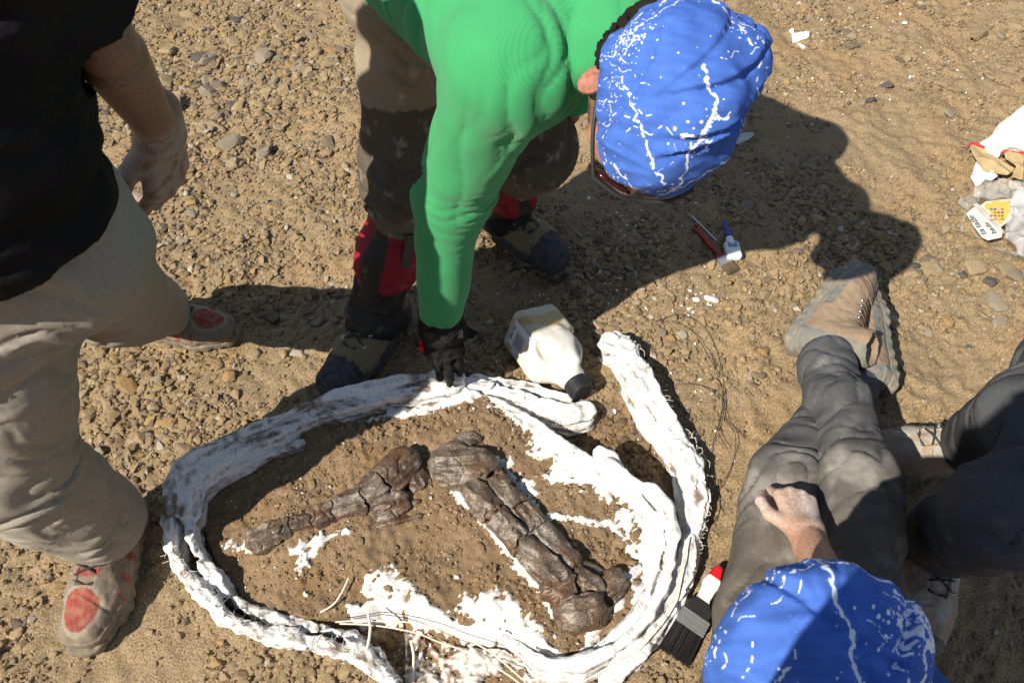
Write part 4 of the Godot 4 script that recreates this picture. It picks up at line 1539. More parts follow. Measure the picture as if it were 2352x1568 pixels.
	# gaiters: red above, black below, a black strip down the front
	for s in ["r", "l"]:
		var kn: Vector3 = j["kn_" + s]
		var an: Vector3 = j["an_" + s]
		var top := kn.lerp(an, 0.22)
		var fw := Vector3(-0.48, 0, 0.88) if s == "r" else Vector3(0.72, 0, 0.69)
		fw = fw.normalized()
		var strip := Vector3(-0.45, 0, 0.88).normalized() if s == "r" else Vector3(0.55, 0, 0.83).normalized()
		var low := an + fw * 0.075 + Vector3(0, -0.035, 0)
		var gait := func() -> Field: return garment([[top, kn.lerp(an, 0.55), 0.063, 0.066], [kn.lerp(an, 0.55), an + Vector3(0, 0.01, 0), 0.066, 0.058], [an + Vector3(0, 0.005, 0), low, 0.055, 0.043], [an, an + Vector3(0, -0.04, 0) - fw * 0.035, 0.055, 0.05]], 0.0055, 0.03, [[Vector3(an.x, 0.032, an.z), Vector3(0, -1, 0)], [low + fw * 0.035, fw]],
			folds([[an + Vector3(0, 0.06, 0), 0.12, Vector3(0.2, 0.95, 0.2).normalized(), 0.05, 0.010, 2.4], [kn.lerp(an, 0.5), 0.12, Vector3(0.3, 0.9, 0.1).normalized(), 0.08, 0.008, 2.0]], 0.010, 8.0, 7.0), 0.024,
			func(p: Vector3, n: Vector3) -> Color:
				var ax := (an - kn).normalized()
				var along := (p - kn).dot(ax) / kn.distance_to(an)
				var off := p - kn - ax * (p - kn).dot(ax)
				var side := off.normalized().dot(strip.cross(Vector3.UP)) + n2.get_noise_3dv(p * 12.0) * 0.06
				var c := L(0.25, 0.014, 0.03)
				if along > 0.70 + n1.get_noise_3dv(p * 5.0) * 0.03: c = L(0.028, 0.026, 0.025)
				if absf(side) < 0.36 and off.dot(strip) > 0: c = L(0.034, 0.032, 0.029)
				return (c * (1.0 + n3.get_noise_3dv(p * 40.0) * 0.2)).lerp(L(0.35, 0.30, 0.24), clampf(n3.get_noise_3dv(p * 18.0) * 1.3 - 0.45, 0, 0.4)))
		later("gaiter", M.nylon, o, gait)
		var st := empty_field()
		tube_flat(st, curve([top.lerp(an, 0.05) + strip.rotated(Vector3.UP, 1.0) * 0.07, top.lerp(an, 0.16) + strip.rotated(Vector3.UP, 1.0) * 0.072, top.lerp(an, 0.33) + strip.rotated(Vector3.UP, 1.02) * 0.074], 5), strip.rotated(Vector3.UP, 1.0), 0.011, 0.0015)
		put("gaiter_strap", mesh_of(st), M.strap, o)
		footwear(o, "boot", Vector3(an.x, 0.006, an.z) - fw * 0.01, fw, Vector3.UP, "mountain", 1.12)
	# glove
	var gl := Field.new(wr + Vector3(-0.13, -0.28, -0.13), wr + Vector3(0.13, 0.1, 0.16), 0.0034)
	var tip := P(1022, 876, 0.122)
	var D := (tip - wr).normalized()
	var Nb := (view(0.05, 0.1, 1) - D * view(0.05, 0.1, 1).dot(D)).normalized()
	var T := Nb.cross(D)
	if T.x < 0: T = -T
	hand(gl, wr + D * 0.005, D, Nb, T, [[0.05, 0.25, 0.1], [-0.02, 0.12, 0.1], [0.08, 0.1, 0.1], [1.1, 1.2, 0.8]], [[0.55, 0.85, 0.1], [0.85, 0.5, -0.2], [0.9, -0.2, -0.4]], 1.02, 1.22, 0.0)
	gl.cone(wr - arm * 0.03, wr + D * 0.02, 0.041, 0.044, 0.02)
	gl.push(0.012, func(p: Vector3) -> float: return n3.get_noise_3dv(p * 34.0) * 0.004 + 0.0012 * sin((p - wr).dot(arm) * 1100.0) * smoothstep(0.015, 0.0, (p - wr).dot(arm)))
	gl.build(tinted(L(0.022, 0.021, 0.021), 0.3, 0.10, 20.0))
	put("glove", mesh_of(gl), M.cloth, o)
	var patch := Field.new(wr - Vector3.ONE * 0.1, wr + Vector3.ONE * 0.1, 0.0025)
	var pc := wr + D * 0.055 - T * 0.043 + Nb * 0.012
	for k in [[-0.006, 0.0], [0.004, 0.004], [0.010, 0.0], [0.0, 0.009]]: patch.cone(pc + D * k[0] + Nb * k[1], pc + D * (k[0] + 0.007) + Nb * (k[1] + 0.004), 0.005, 0.004)
	put("glove_emblem", mesh_of(colored(patch, L(0.6, 0.02, 0.03))), M.cloth, o)
	var bk := empty_field()
	box_data(bk, wr + D * 0.012 + T * 0.036 + Nb * 0.028, Basis(T, Nb, D), Vector3(0.009, 0.004, 0.011), L(0.05, 0.05, 0.05))
	put("glove_buckle", mesh_of(bk), M.rubber, o)
	# hair at the nape and temple
	var hf := Field.new(hc - Vector3.ONE * 0.17, hc + Vector3.ONE * 0.17, 0.004)
	hf.blob(hc + b * Vector3(0, 0.0, -0.03), b, Vector3(0.080, 0.10, 0.088))
	hf.cut(hc + b * Vector3(0, 0.0, -0.005), b * Vector3(0, -0.35, 0.93).normalized())
	hf.push(0.016, func(p: Vector3) -> float: return n3.get_noise_3dv(p * 60.0) * 0.012)
	put("hair", mesh_of(colored(hf, L(0.02, 0.017, 0.015))), M.cloth, o)
	# bandana
	var sc := func() -> Field: return bandana(hc, b, Vector3(0.090, 0.106, 0.114), [[Vector3(-0.45, 0.35, -0.82), 0.10, 0.010, 0.3, Vector3(0.8, 0.4, -0.3)], [Vector3(-0.5, 0.1, -0.85), -0.28, 0.010, 0.3, Vector3(0.9, 0.4, 0.1)], [Vector3(-0.35, 0.3, -0.88), 0.48, 0.009, 0.3, Vector3(0.6, 0.3, -0.8)], [Vector3(-0.75, -0.1, -0.6), 0.35, 0.005, 0.25, Vector3(0.7, 0.5, 0.2)], [Vector3(0.9, 0.1, 0.3), -0.62, 0.005, 0.5, Vector3(-1, 0, 0.2)]],
		[[Vector3(0.06, 0.06, -0.06), Vector3(0.085, 0.03, -0.075), 0.03, 0.024, 0.03], [Vector3(0.085, 0.03, -0.075), Vector3(0.105, -0.02, -0.03), 0.022, 0.016, 0.02], [Vector3(0.105, -0.02, -0.03), Vector3(0.108, -0.04, 0.01), 0.016, 0.01, 0.015]], 0.034, -0.040, 0.010)
	var tex := splatter(7, [[[[0.47, 0.42], [0.50, 0.50], [0.49, 0.60], [0.52, 0.72]], 6.0, -0.55], [[[0.52, 0.72], [0.62, 0.64], [0.68, 0.60], [0.66, 0.52]], 5.0, -0.5], [[[0.52, 0.72], [0.42, 0.73], [0.34, 0.70]], 5.0, -0.25], [[[0.52, 0.72], [0.40, 0.62], [0.33, 0.52], [0.28, 0.45]], 4.5, -0.2], [[[0.53, 0.73], [0.45, 0.80], [0.34, 0.82]], 5.0, -0.4], [[[0.50, 0.53], [0.54, 0.50]], 5.0, -0.6], [[[0.48, 0.56], [0.44, 0.55]], 5.0, -0.6], [[[0.24, 0.40], [0.30, 0.30], [0.42, 0.22]], 7.0, -0.1], [[[0.28, 0.42], [0.34, 0.33], [0.46, 0.25]], 4.0, 0.0], [[[0.48, 0.20], [0.56, 0.28], [0.60, 0.36]], 6.0, -0.2], [[[0.56, 0.2], [0.57, 0.3]], 5.0, -0.1], [[[0.62, 0.24], [0.70, 0.36], [0.72, 0.46]], 4.0, 0.05], [[[0.66, 0.42], [0.70, 0.50]], 3.5, 0.0], [[[0.25, 0.55], [0.29, 0.68], [0.36, 0.80]], 3.5, 0.05]],
		[[0.30, 0.36, 0.06, 0.06, 130, 4.0], [0.38, 0.78, 0.06, 0.05, 150, 4.0], [0.25, 0.5, 0.04, 0.1, 90, 2.5], [0.5, 0.5, 0.35, 0.35, 110, 3.0], [0.50, 0.57, 0.03, 0.04, 30, 5.0], [0.6, 0.3, 0.1, 0.08, 60, 4.0], [0.72, 0.7, 0.1, 0.1, 60, 4.0]])
	later("bandana", cloth_of(tex), o, sc)
	# sunglasses
	var sg := empty_field()
	var g := func(x: float, y: float, z: float) -> Vector3: return hc + b * Vector3(x, y, z)
	for s in [-1.0, 1.0]:
		tube_data(sg, curve([g.call(s * 0.080, 0.006, -0.005), g.call(s * 0.079, 0.008, 0.04), g.call(s * 0.073, 0.008, 0.075), g.call(s * 0.066, 0.006, 0.100)], 5), 0.0026, 6, -1.0, L(0.02, 0.02, 0.02))
	tube_data(sg, curve([g.call(-0.068, 0.010, 0.099), g.call(-0.035, 0.016, 0.116), g.call(0, 0.012, 0.120), g.call(0.035, 0.016, 0.116), g.call(0.068, 0.010, 0.099)], 6), 0.003, 6, -1.0, L(0.02, 0.02, 0.02))
	var frame_part := put("sunglasses", mesh_of(sg), M.rubber, o)
	for s in [-1.0, 1.0]:
		var lf := Field.new(hc - Vector3.ONE * 0.15, hc + Vector3.ONE * 0.15, 0.004)
		lf.blob(g.call(s * 0.036, -0.006, 0.104), b * Basis.from_euler(Vector3(0.1, s * 0.42, 0)), Vector3(0.031, 0.020, 0.0065))
		put("lens", mesh_of(colored(lf, L(0.03, 0.006, 0.006))), M.lens, frame_part)


# a flat band along points, with a given outward direction
func tube_flat(q: Field, pts: PackedVector3Array, out: Vector3, half: float, thick: float, color := Color.WHITE) -> void:
	for i in pts.size() - 1:
		var d := (pts[i + 1] - pts[i]).normalized()
		box_data(q, (pts[i] + pts[i + 1]) * 0.5, Basis(d.cross(out).normalized(), out, d), Vector3(half, thick, pts[i].distance_to(pts[i + 1]) * 0.5 + 0.0005), color)


func box_data(q: Field, at: Vector3, b: Basis, half: Vector3, color := Color.WHITE) -> void:
	for ax in 3:
		for s in [-1.0, 1.0]:
			var n := Vector3.ZERO
			n[ax] = s
			var u := Vector3.ZERO
			u[(ax + 1) % 3] = 1
			var w := Vector3.ZERO
			w[(ax + 2) % 3] = 1
			var i := q.V.size()
			for k in [[-1, -1], [1, -1], [1, 1], [-1, 1]]:
				q.V.append(at + b * ((n + u * k[0] + w * k[1]) * half))
				q.N.append((b * n).normalized())
				q.C.append(color)
			q.I.append_array(PackedInt32Array([i, i + 1, i + 2, i, i + 2, i + 3]))


func person_in_black() -> void:
	var o := thing("person", Vector3(-0.8, 0, -0.9), "person in black T-shirt and beige trousers standing at the left edge with a hanging arm", "person", "people at the dig")
	var j := {"hip_r": P(-50, 650, 0.82), "hip_l": P(125, 560, 0.86), "waist": Vector3(-0.67, 1.0, -0.78), "chest": Vector3(-0.66, 1.20, -0.73), "neck": Vector3(-0.70, 1.40, -0.71), "sh_l": Vector3(-0.49, 1.30, -0.82), "sh_r": Vector3(-0.82, 1.31, -0.62),
		"el_l": P(230, 90, 1.09), "wr_l": P(365, 300, 0.84), "el_r": Vector3(-0.92, 1.05, -0.62), "wr_r": P(-265, 855, 0.86), "kn_r": P(15, 1060, 0.46), "kn_l": P(265, 690, 0.46), "an_r": P(242, 1212, 0.1), "an_l": P(382, 708, 0.1)}
	var skin := L(0.27, 0.15, 0.10)
	var dusty := func(p: Vector3, n: Vector3) -> Color:
		var k := smoothstep(0.90, 0.84, p.y) * smoothstep(0.0, 1.0, 0.75 + n3.get_noise_3dv(p * 40.0))
		return (skin * (1.0 + n3.get_noise_3dv(p * 30.0) * 0.15)).lerp(L(0.44, 0.40, 0.37), clampf(k * 0.75, 0, 1))
	var hc := Vector3(-0.80, 1.55, -0.66)
	var hb := frame(Vector3(0.5, -0.35, 0.8), Vector3.UP)
	var wl: Vector3 = j.wr_l
	var el: Vector3 = j.el_l
	var wr: Vector3 = j.wr_r
	later("body", M.skin, o, func() -> Field:
		var body := colored(limb_body(j), skin)
		body.add(head_field(hc, hb, skin, 0.3, 0.0055))
		var fl := Field.new(wl + Vector3(-0.16, -0.24, -0.18), wl + Vector3(0.16, 0.26, 0.26), 0.004)
		fl.cone(el.lerp(wl, 0.15), wl, 0.043, 0.028)
		var D := (P(402, 490, 0.665) - wl).normalized()
		var Nb := (view(0.75, 0.15, 0.62) - D * view(0.75, 0.15, 0.62).dot(D)).normalized()
		var T := D.cross(Nb)
		if T.dot(view(-1, 0, 0)) < 0: T = -T
		hand(fl, wl, D, Nb, T, [[0.5, 0.75, 0.4], [0.55, 0.8, 0.45], [0.6, 0.85, 0.5], [0.7, 0.85, 0.5]], [[0.75, 0.5, -0.45], [0.9, 0.1, -0.35], [0.95, -0.1, -0.35]], 1.15, 1.12, 0.05)
		body.add(colored(fl, dusty))
		var fr := Field.new(wr - Vector3.ONE * 0.2, wr + Vector3.ONE * 0.22, 0.0045)
		hand(fr, wr, (P(-120, 845, 0.80) - wr).normalized(), Vector3(-0.2, 0.9, 0.3).normalized(), (P(-120, 845, 0.80) - wr).normalized().cross(Vector3(-0.2, 0.9, 0.3).normalized()), [[0.4, 0.5, 0.4], [0.4, 0.5, 0.4], [0.4, 0.5, 0.4], [0.4, 0.5, 0.4]], [[0.7, 0.6, -0.3], [0.9, 0.3, -0.3], [0.9, 0.1, -0.3]])
		body.add(colored(fr, skin))
		return body)
	var hf := Field.new(hc - Vector3.ONE * 0.15, hc + Vector3.ONE * 0.15, 0.005)
	hf.blob(hc + hb * Vector3(0, 0.035, -0.018), hb, Vector3(0.084, 0.102, 0.104))
	hf.cut(hc + hb * Vector3(0, 0.02, 0.03), hb * Vector3(0, -0.75, 0.65).normalized())
	hf.push(0.014, func(p: Vector3) -> float: return n3.get_noise_3dv(p * 60.0) * 0.008)
	put("hair", mesh_of(colored(hf, L(0.03, 0.022, 0.017))), M.cloth, o)
	var down := Vector3(0.08, -1, 0.05).normalized()
	var hem: Vector3 = P(170, 590, 0.93)
	var shirt := func() -> Field: return garment([[j.hip_l + Vector3(-0.04, 0.04, 0), j.sh_l + Vector3(-0.05, -0.06, 0.02), 0.118, 0.112, 0.08], [j.hip_r + Vector3(0.03, 0.04, 0), j.sh_r + Vector3(0.05, -0.06, -0.02), 0.122, 0.112, 0.08], [(j.hip_l + j.hip_r) * 0.5 + Vector3(0, 0.05, 0), j.chest, 0.14, 0.13, 0.08], [j.sh_l, j.sh_r, 0.085, 0.085, 0.06], [j.chest, j.neck, 0.11, 0.07, 0.05],
		[j.sh_l, j.sh_l.lerp(j.el_l, 0.76), 0.080, 0.072, 0.035], [j.sh_r, j.sh_r.lerp(j.el_r, 0.75), 0.080, 0.074, 0.035]], 0.0075, 0.05,
		[[hem, down, 0.012], [j.sh_l.lerp(j.el_l, 0.80), (j.el_l - j.sh_l).normalized() * 1.0, 0.004, 0.088], [j.neck + Vector3(0, 0.03, 0), Vector3.UP]],
		folds([[j.waist + Vector3(0.1, 0, 0.06), 0.22, Vector3(0.3, 0.75, -0.4).normalized(), 0.07, 0.012, 2.2], [j.chest + Vector3(0.05, -0.08, 0.1), 0.22, Vector3(0.7, 0.5, -0.2).normalized(), 0.09, 0.012, 2.0], [j.sh_l.lerp(j.el_l, 0.45), 0.13, Vector3(0.2, 0.9, 0.3).normalized(), 0.055, 0.010, 2.0]], 0.014, 5.0, 5.0), 0.032, tinted(L(0.016, 0.0155, 0.016), 0.2))
	later("shirt", M.cloth, o, shirt)
	var beige := tinted(L(0.31, 0.282, 0.232), 0.05, 0.03)
	var cr: Vector3 = j.an_r.lerp(j.kn_r, 0.1)
	var cl: Vector3 = j.an_l.lerp(j.kn_l, 0.1)
	var pants := func() -> Field: return garment([[j.hip_l, j.hip_r, 0.115, 0.12], [j.hip_l + Vector3(-0.03, 0.1, 0), j.hip_r + Vector3(0.03, 0.1, 0), 0.118, 0.118], [j.hip_l, j.kn_l, 0.106, 0.085], [j.kn_l, cl + Vector3(-0.015, 0.0, 0.0), 0.085, 0.072], [j.hip_r, j.kn_r, 0.118, 0.102], [j.kn_r, cr, 0.102, 0.088]], 0.0072, 0.035,
		[[Vector3(0, 0.055, 0), Vector3.DOWN, 0.012]],
		folds([[j.kn_r + Vector3(0, 0.02, 0), 0.19, Vector3(0.25, 0.75, -0.5).normalized(), 0.062, 0.020, 2.6], [j.kn_r + Vector3(0.06, -0.16, 0.04), 0.13, Vector3(0.5, 0.8, 0).normalized(), 0.055, 0.013, 2.6], [cr + Vector3(0.02, 0.05, 0), 0.11, Vector3(0.3, 0.9, 0).normalized(), 0.05, 0.014, 2.2], [j.kn_l + Vector3(0, -0.08, 0), 0.16, Vector3(-0.4, 0.85, 0.3).normalized(), 0.07, 0.012, 2.2], [cl + Vector3(-0.02, 0.05, 0), 0.12, Vector3(-0.3, 0.9, 0.2).normalized(), 0.05, 0.014, 2.4], [(j.hip_l + j.hip_r) * 0.5 + Vector3(0.05, -0.02, 0.1), 0.17, Vector3(0.5, 0.85, 0.1).normalized(), 0.06, 0.014, 2.0], [j.hip_l + Vector3(0.03, -0.1, 0.05), 0.16, Vector3(0.75, 0.5, 0.4).normalized(), 0.065, 0.010, 2.0]], 0.014, 5.0, 8.0), 0.036, beige)
	later("trousers", M.cloth, o, pants)
	var fw := (P(192, 1470, 0.0) - P(238, 1340, 0.0)).normalized()
	footwear(o, "shoe", Vector3(j.an_r.x, 0.006, j.an_r.z), fw, Vector3.UP, "trail_red", 1.08)
	fw = Vector3(0.97, 0, 0.12).normalized()
	footwear(o, "shoe", Vector3(j.an_l.x, 0.006, j.an_l.z) - fw * 0.045, fw, Vector3.UP, "trail_red", 0.96, -1.0)


func person_seated() -> void:
	var o := thing("person", Vector3(0.55, 0, -0.4), "person in blue white-splashed bandana sitting with crossed outstretched legs in dusty grey trousers", "person", "people at the dig")
	var hc := P(1850, 1592, 0.765)
	var b := frame(view(0.06, 1.0, -0.28), view(0.05, 0.28, 0.95))
	var j := {"hip_r": Vector3(0.58, 0.16, -0.30), "hip_l": Vector3(0.38, 0.16, -0.30), "waist": Vector3(0.46, 0.34, -0.17), "chest": Vector3(0.40, 0.52, -0.12), "neck": Vector3(0.33, 0.66, -0.15), "sh_l": Vector3(0.18, 0.58, -0.10), "sh_r": Vector3(0.53, 0.57, -0.10),
		"el_r": P(1935, 1430, 0.45), "wr_r": P(1856, 1232, 0.35), "el_l": Vector3(0.14, 0.36, -0.06), "wr_l": Vector3(0.30, 0.26, -0.16), "kn_r": P(1965, 1105, 0.27), "kn_l": P(1800, 1110, 0.22), "an_r": P(1898, 835, 0.13), "an_l": P(1965, 880, 0.06)}
	var skin := L(0.43, 0.25, 0.17)
	var w: Vector3 = j.wr_r
	var el: Vector3 = j.el_r
	later("body", M.skin, o, func() -> Field:
		var body := colored(limb_body(j), skin)
		body.add(head_field(hc, b, skin, 1.0))
		var f := Field.new(w + Vector3(-0.17, -0.14, -0.22), w + Vector3(0.2, 0.18, 0.26), 0.0034)
		f.cone(el, w, 0.033, 0.024)
		var D := (P(1822, 1120, 0.335) - w).normalized()
		var Nb := (view(0.12, 0.1, 1) - D * view(0.12, 0.1, 1).dot(D)).normalized()
		var T := Nb.cross(D)
		if T.x > 0: T = -T
		hand(f, w, D, Nb, T, [[0.75, 1.35, 0.5], [0.95, 1.1, 0.6], [1.0, 1.1, 0.6], [1.05, 1.1, 0.6]], [[0.62, 0.78, -0.1], [0.95, 0.25, -0.15], [0.85, -0.35, -0.3]], 0.90, 0.98, 0.02)
		f.build(func(p: Vector3, n: Vector3) -> Color:
			var q := p - w
			var k := smoothstep(-0.02, 0.05, q.dot(D)) * (0.42 + n3.get_noise_3dv(p * 14.0) * 0.35)
			var ridge := smoothstep(0.012, 0.0, absf(q.dot(T) + 0.012 - n1.get_noise_3dv(p * 9.0) * 0.01)) * smoothstep(0.3, 0.7, n.dot(Nb)) * 0.7 * smoothstep(0.0, 0.03, q.dot(D))
			var c := skin * (1.0 + n3.get_noise_3dv(p * 40.0) * 0.14)
			c = c.lerp(L(0.47, 0.23, 0.17), smoothstep(0.03, 0.0, absf(q.dot(D) - 0.09)) * 0.4)
			return c.lerp(L(0.66, 0.60, 0.56), clampf(k + ridge, 0, 0.85)))
		body.add(f)
		return body)
	# what the hand holds stays hidden; shirt, trousers, boots, scarf
	var blue := tinted(L(0.05, 0.12, 0.36), 0.15)
	var shirt := func() -> Field: return garment([[j.hip_l + Vector3(0.02, 0.05, 0.03), j.sh_l, 0.12, 0.085, 0.07], [j.hip_r + Vector3(-0.02, 0.05, 0.03), j.sh_r, 0.12, 0.085, 0.07], [j.waist, j.chest, 0.13, 0.13, 0.07], [j.sh_l, j.sh_r, 0.085, 0.085, 0.05], [j.chest, j.neck, 0.1, 0.066, 0.05], [j.sh_r, j.sh_r.lerp(j.el_r, 0.7), 0.078, 0.07, 0.03], [j.sh_l, j.sh_l.lerp(j.el_l, 0.7), 0.078, 0.07, 0.03]], 0.008, 0.05,
		[], folds([[j.chest, 0.3, Vector3(0.8, 0.3, 0).normalized(), 0.08, 0.012, 2.0], [j.sh_r, 0.15, Vector3(0.6, 0.6, 0).normalized(), 0.05, 0.012, 2.0]], 0.012, 5.0), 0.03, blue)
	later("shirt", M.cloth, o, shirt)
	var grey := func(p: Vector3, n: Vector3) -> Color:
		var k := smoothstep(-0.55, -0.95, p.z)
		var c := L(0.115, 0.102, 0.086).lerp(L(0.098, 0.100, 0.106), k)
		c = c * (1.0 + n3.get_noise_3dv(p * 24.0) * 0.25)
		var d := n3.get_noise_3dv(p * 17.0) * 1.1 + n1.get_noise_3dv(p * 7.0) * 0.6 - 0.32 + 0.45 * exp(-pow((p.z + 0.72) / 0.10, 2.0)) * smoothstep(0.0, 0.7, n.y)
		return c.lerp(L(0.32, 0.30, 0.27), clampf(d * 0.8, 0, 0.5))
	var ar: Vector3 = j.an_r
	var cut_r: Vector3 = (ar - j.kn_r as Vector3).normalized()
	var pr := func() -> Field: return garment([[j.hip_l, j.hip_r, 0.105, 0.105], [j.hip_r, j.kn_r, 0.092, 0.071], [j.kn_r, j.kn_r.lerp(ar, 0.55), 0.070, 0.064], [j.kn_r.lerp(ar, 0.55), ar, 0.064, 0.062]], 0.0058, 0.03, [[ar + cut_r * 0.018, cut_r, 0.006]],
		folds([[j.kn_r, 0.12, Vector3(0.15, 0.3, 0.95).normalized(), 0.050, 0.014, 2.8], [ar - cut_r * 0.04, 0.09, cut_r, 0.036, 0.011, 2.6], [j.kn_r.lerp(ar, 0.5), 0.16, Vector3(0.7, 0.2, 0.65).normalized(), 0.06, 0.010, 2.2], [j.kn_r.lerp(j.hip_r, 0.5), 0.16, Vector3(-0.6, 0.2, 0.7).normalized(), 0.07, 0.012, 2.2]], 0.012, 6.0, 2.0), 0.032, grey)
	later("trousers", M.cloth, o, pr)
	var al: Vector3 = j.an_l
	var cut_l: Vector3 = (al - j.kn_l as Vector3).normalized()
	var pl := func() -> Field: return garment([[j.hip_l, j.kn_l, 0.086, 0.070], [j.kn_l, al, 0.070, 0.058]], 0.006, 0.03, [[al - cut_l * 0.01, cut_l, 0.006]],
		folds([[j.kn_l + Vector3(0, 0.02, 0), 0.11, Vector3(0.1, 0.3, 0.95).normalized(), 0.046, 0.016, 2.8], [j.kn_l.lerp(j.hip_l, 0.5), 0.15, Vector3(0.5, 0.2, 0.8).normalized(), 0.07, 0.012, 2.0], [j.kn_l.lerp(al, 0.4), 0.12, Vector3(-0.4, 0.3, 0.8).normalized(), 0.06, 0.010, 2.0]], 0.012, 6.0, 6.0), 0.03, grey)
	later("trouser_leg", M.cloth, o, pl)
	# the upper boot rolls onto its side: sole to the left, laces to the right
	var heel := P(1800, 806, 0.06)
	var toe := P(1962, 628, 0.08)
	var fw := (toe - heel).normalized()
	var up := view(0.50, -0.34, 0.80)
	up = (up - fw * up.dot(fw)).normalized()
	footwear(o, "boot", heel + fw * 0.085 + Vector3(0, 0.02, 0), fw, up, "hiker", 1.1)
	var heel2 := P(2046, 905, 0.05)
	var toe2 := P(2000, 700, 0.05)
	var fw2 := (toe2 - heel2).normalized()
	var up2 := view(-0.85, -0.1, 0.5)
	up2 = (up2 - fw2 * up2.dot(fw2)).normalized()
	footwear(o, "boot", heel2 + fw2 * 0.085 + Vector3(0, 0.0, 0), fw2, up2, "hiker", 1.08)
	var lp := empty_field()
	tube_data(lp, curve([P(1925, 765, 0.155), P(1900, 735, 0.15), P(1872, 735, 0.14), P(1862, 760, 0.135), P(1875, 782, 0.14), P(1905, 790, 0.15)], 7), 0.0024, 6)
	put("loose_lace", mesh_of(lp), M.lace_brown, o)
	# scarf with a ridge pinched up over the brow
	var sc := func() -> Field: return bandana(hc, b, Vector3(0.104, 0.100, 0.126), [[Vector3(-0.45, -0.25, -0.8), -0.45, 0.011, 0.35, Vector3(0.2, 0.6, 0.7)], [Vector3(-0.98, 0.0, 0.0), 0.05, 0.005, 0.15, Vector3(0, 0.6, 0.7)], [Vector3(-0.5, 0.1, 0.85), 0.62, 0.008, 0.3, Vector3(0.5, 0.5, 0.7)], [Vector3(0.25, 0.3, -0.9), 0.25, 0.006, 0.3, Vector3(-0.5, 0.3, -0.4)], [Vector3(-0.8, 0.2, 0.4), 0.35, 0.003, 0.2, Vector3(-0.6, 0.5, 0.4)]],
		[[Vector3(-0.005, 0.10, 0.03), Vector3(0.0, 0.065, 0.095), 0.02, 0.022, 0.05], [Vector3(-0.035, 0.05, 0.05), Vector3(0.035, 0.05, 0.05), 0.052, 0.052, 0.04]], 0.035, -0.045, 0.012)
	var tex := splatter(19, [[[[0.51, 0.78], [0.52, 0.70], [0.51, 0.60], [0.51, 0.48], [0.49, 0.36], [0.48, 0.2]], 6.5, -0.6], [[[0.51, 0.76], [0.42, 0.72], [0.34, 0.73]], 6.0, -0.35], [[[0.51, 0.76], [0.60, 0.78], [0.72, 0.74], [0.80, 0.66]], 6.0, -0.4], [[[0.53, 0.74], [0.60, 0.70]], 4.0, -0.3], [[[0.20, 0.72], [0.28, 0.78], [0.40, 0.80]], 6.0, -0.3], [[[0.18, 0.70], [0.28, 0.69], [0.40, 0.70]], 6.0, -0.3], [[[0.28, 0.69], [0.36, 0.62], [0.42, 0.66]], 8.0, -0.4], [[[0.60, 0.60], [0.68, 0.50], [0.76, 0.42]], 4.5, -0.2], [[[0.22, 0.66], [0.25, 0.50], [0.33, 0.32]], 4.0, -0.1], [[[0.28, 0.62], [0.30, 0.46], [0.38, 0.30]], 3.5, 0.0], [[[0.18, 0.60], [0.2, 0.45], [0.26, 0.34]], 4.0, -0.05], [[[0.43, 0.60], [0.41, 0.52]], 6.0, -0.2], [[[0.38, 0.62], [0.37, 0.54]], 5.0, -0.2], [[[0.50, 0.52], [0.54, 0.50]], 4.0, -0.5], [[[0.50, 0.46], [0.46, 0.43]], 5.0, -0.5], [[[0.65, 0.72], [0.70, 0.67], [0.75, 0.6]], 4.0, 0.0]],
		[[0.33, 0.65, 0.10, 0.05, 520, 5.5], [0.70, 0.76, 0.12, 0.05, 260, 4.0], [0.80, 0.66, 0.05, 0.08, 120, 4.0], [0.4, 0.5, 0.25, 0.25, 120, 4.0], [0.45, 0.4, 0.1, 0.1, 30, 5.0], [0.26, 0.34, 0.05, 0.05, 120, 4.0], [0.22, 0.6, 0.07, 0.1, 120, 2.5]])
	later("bandana", cloth_of(tex), o, sc)


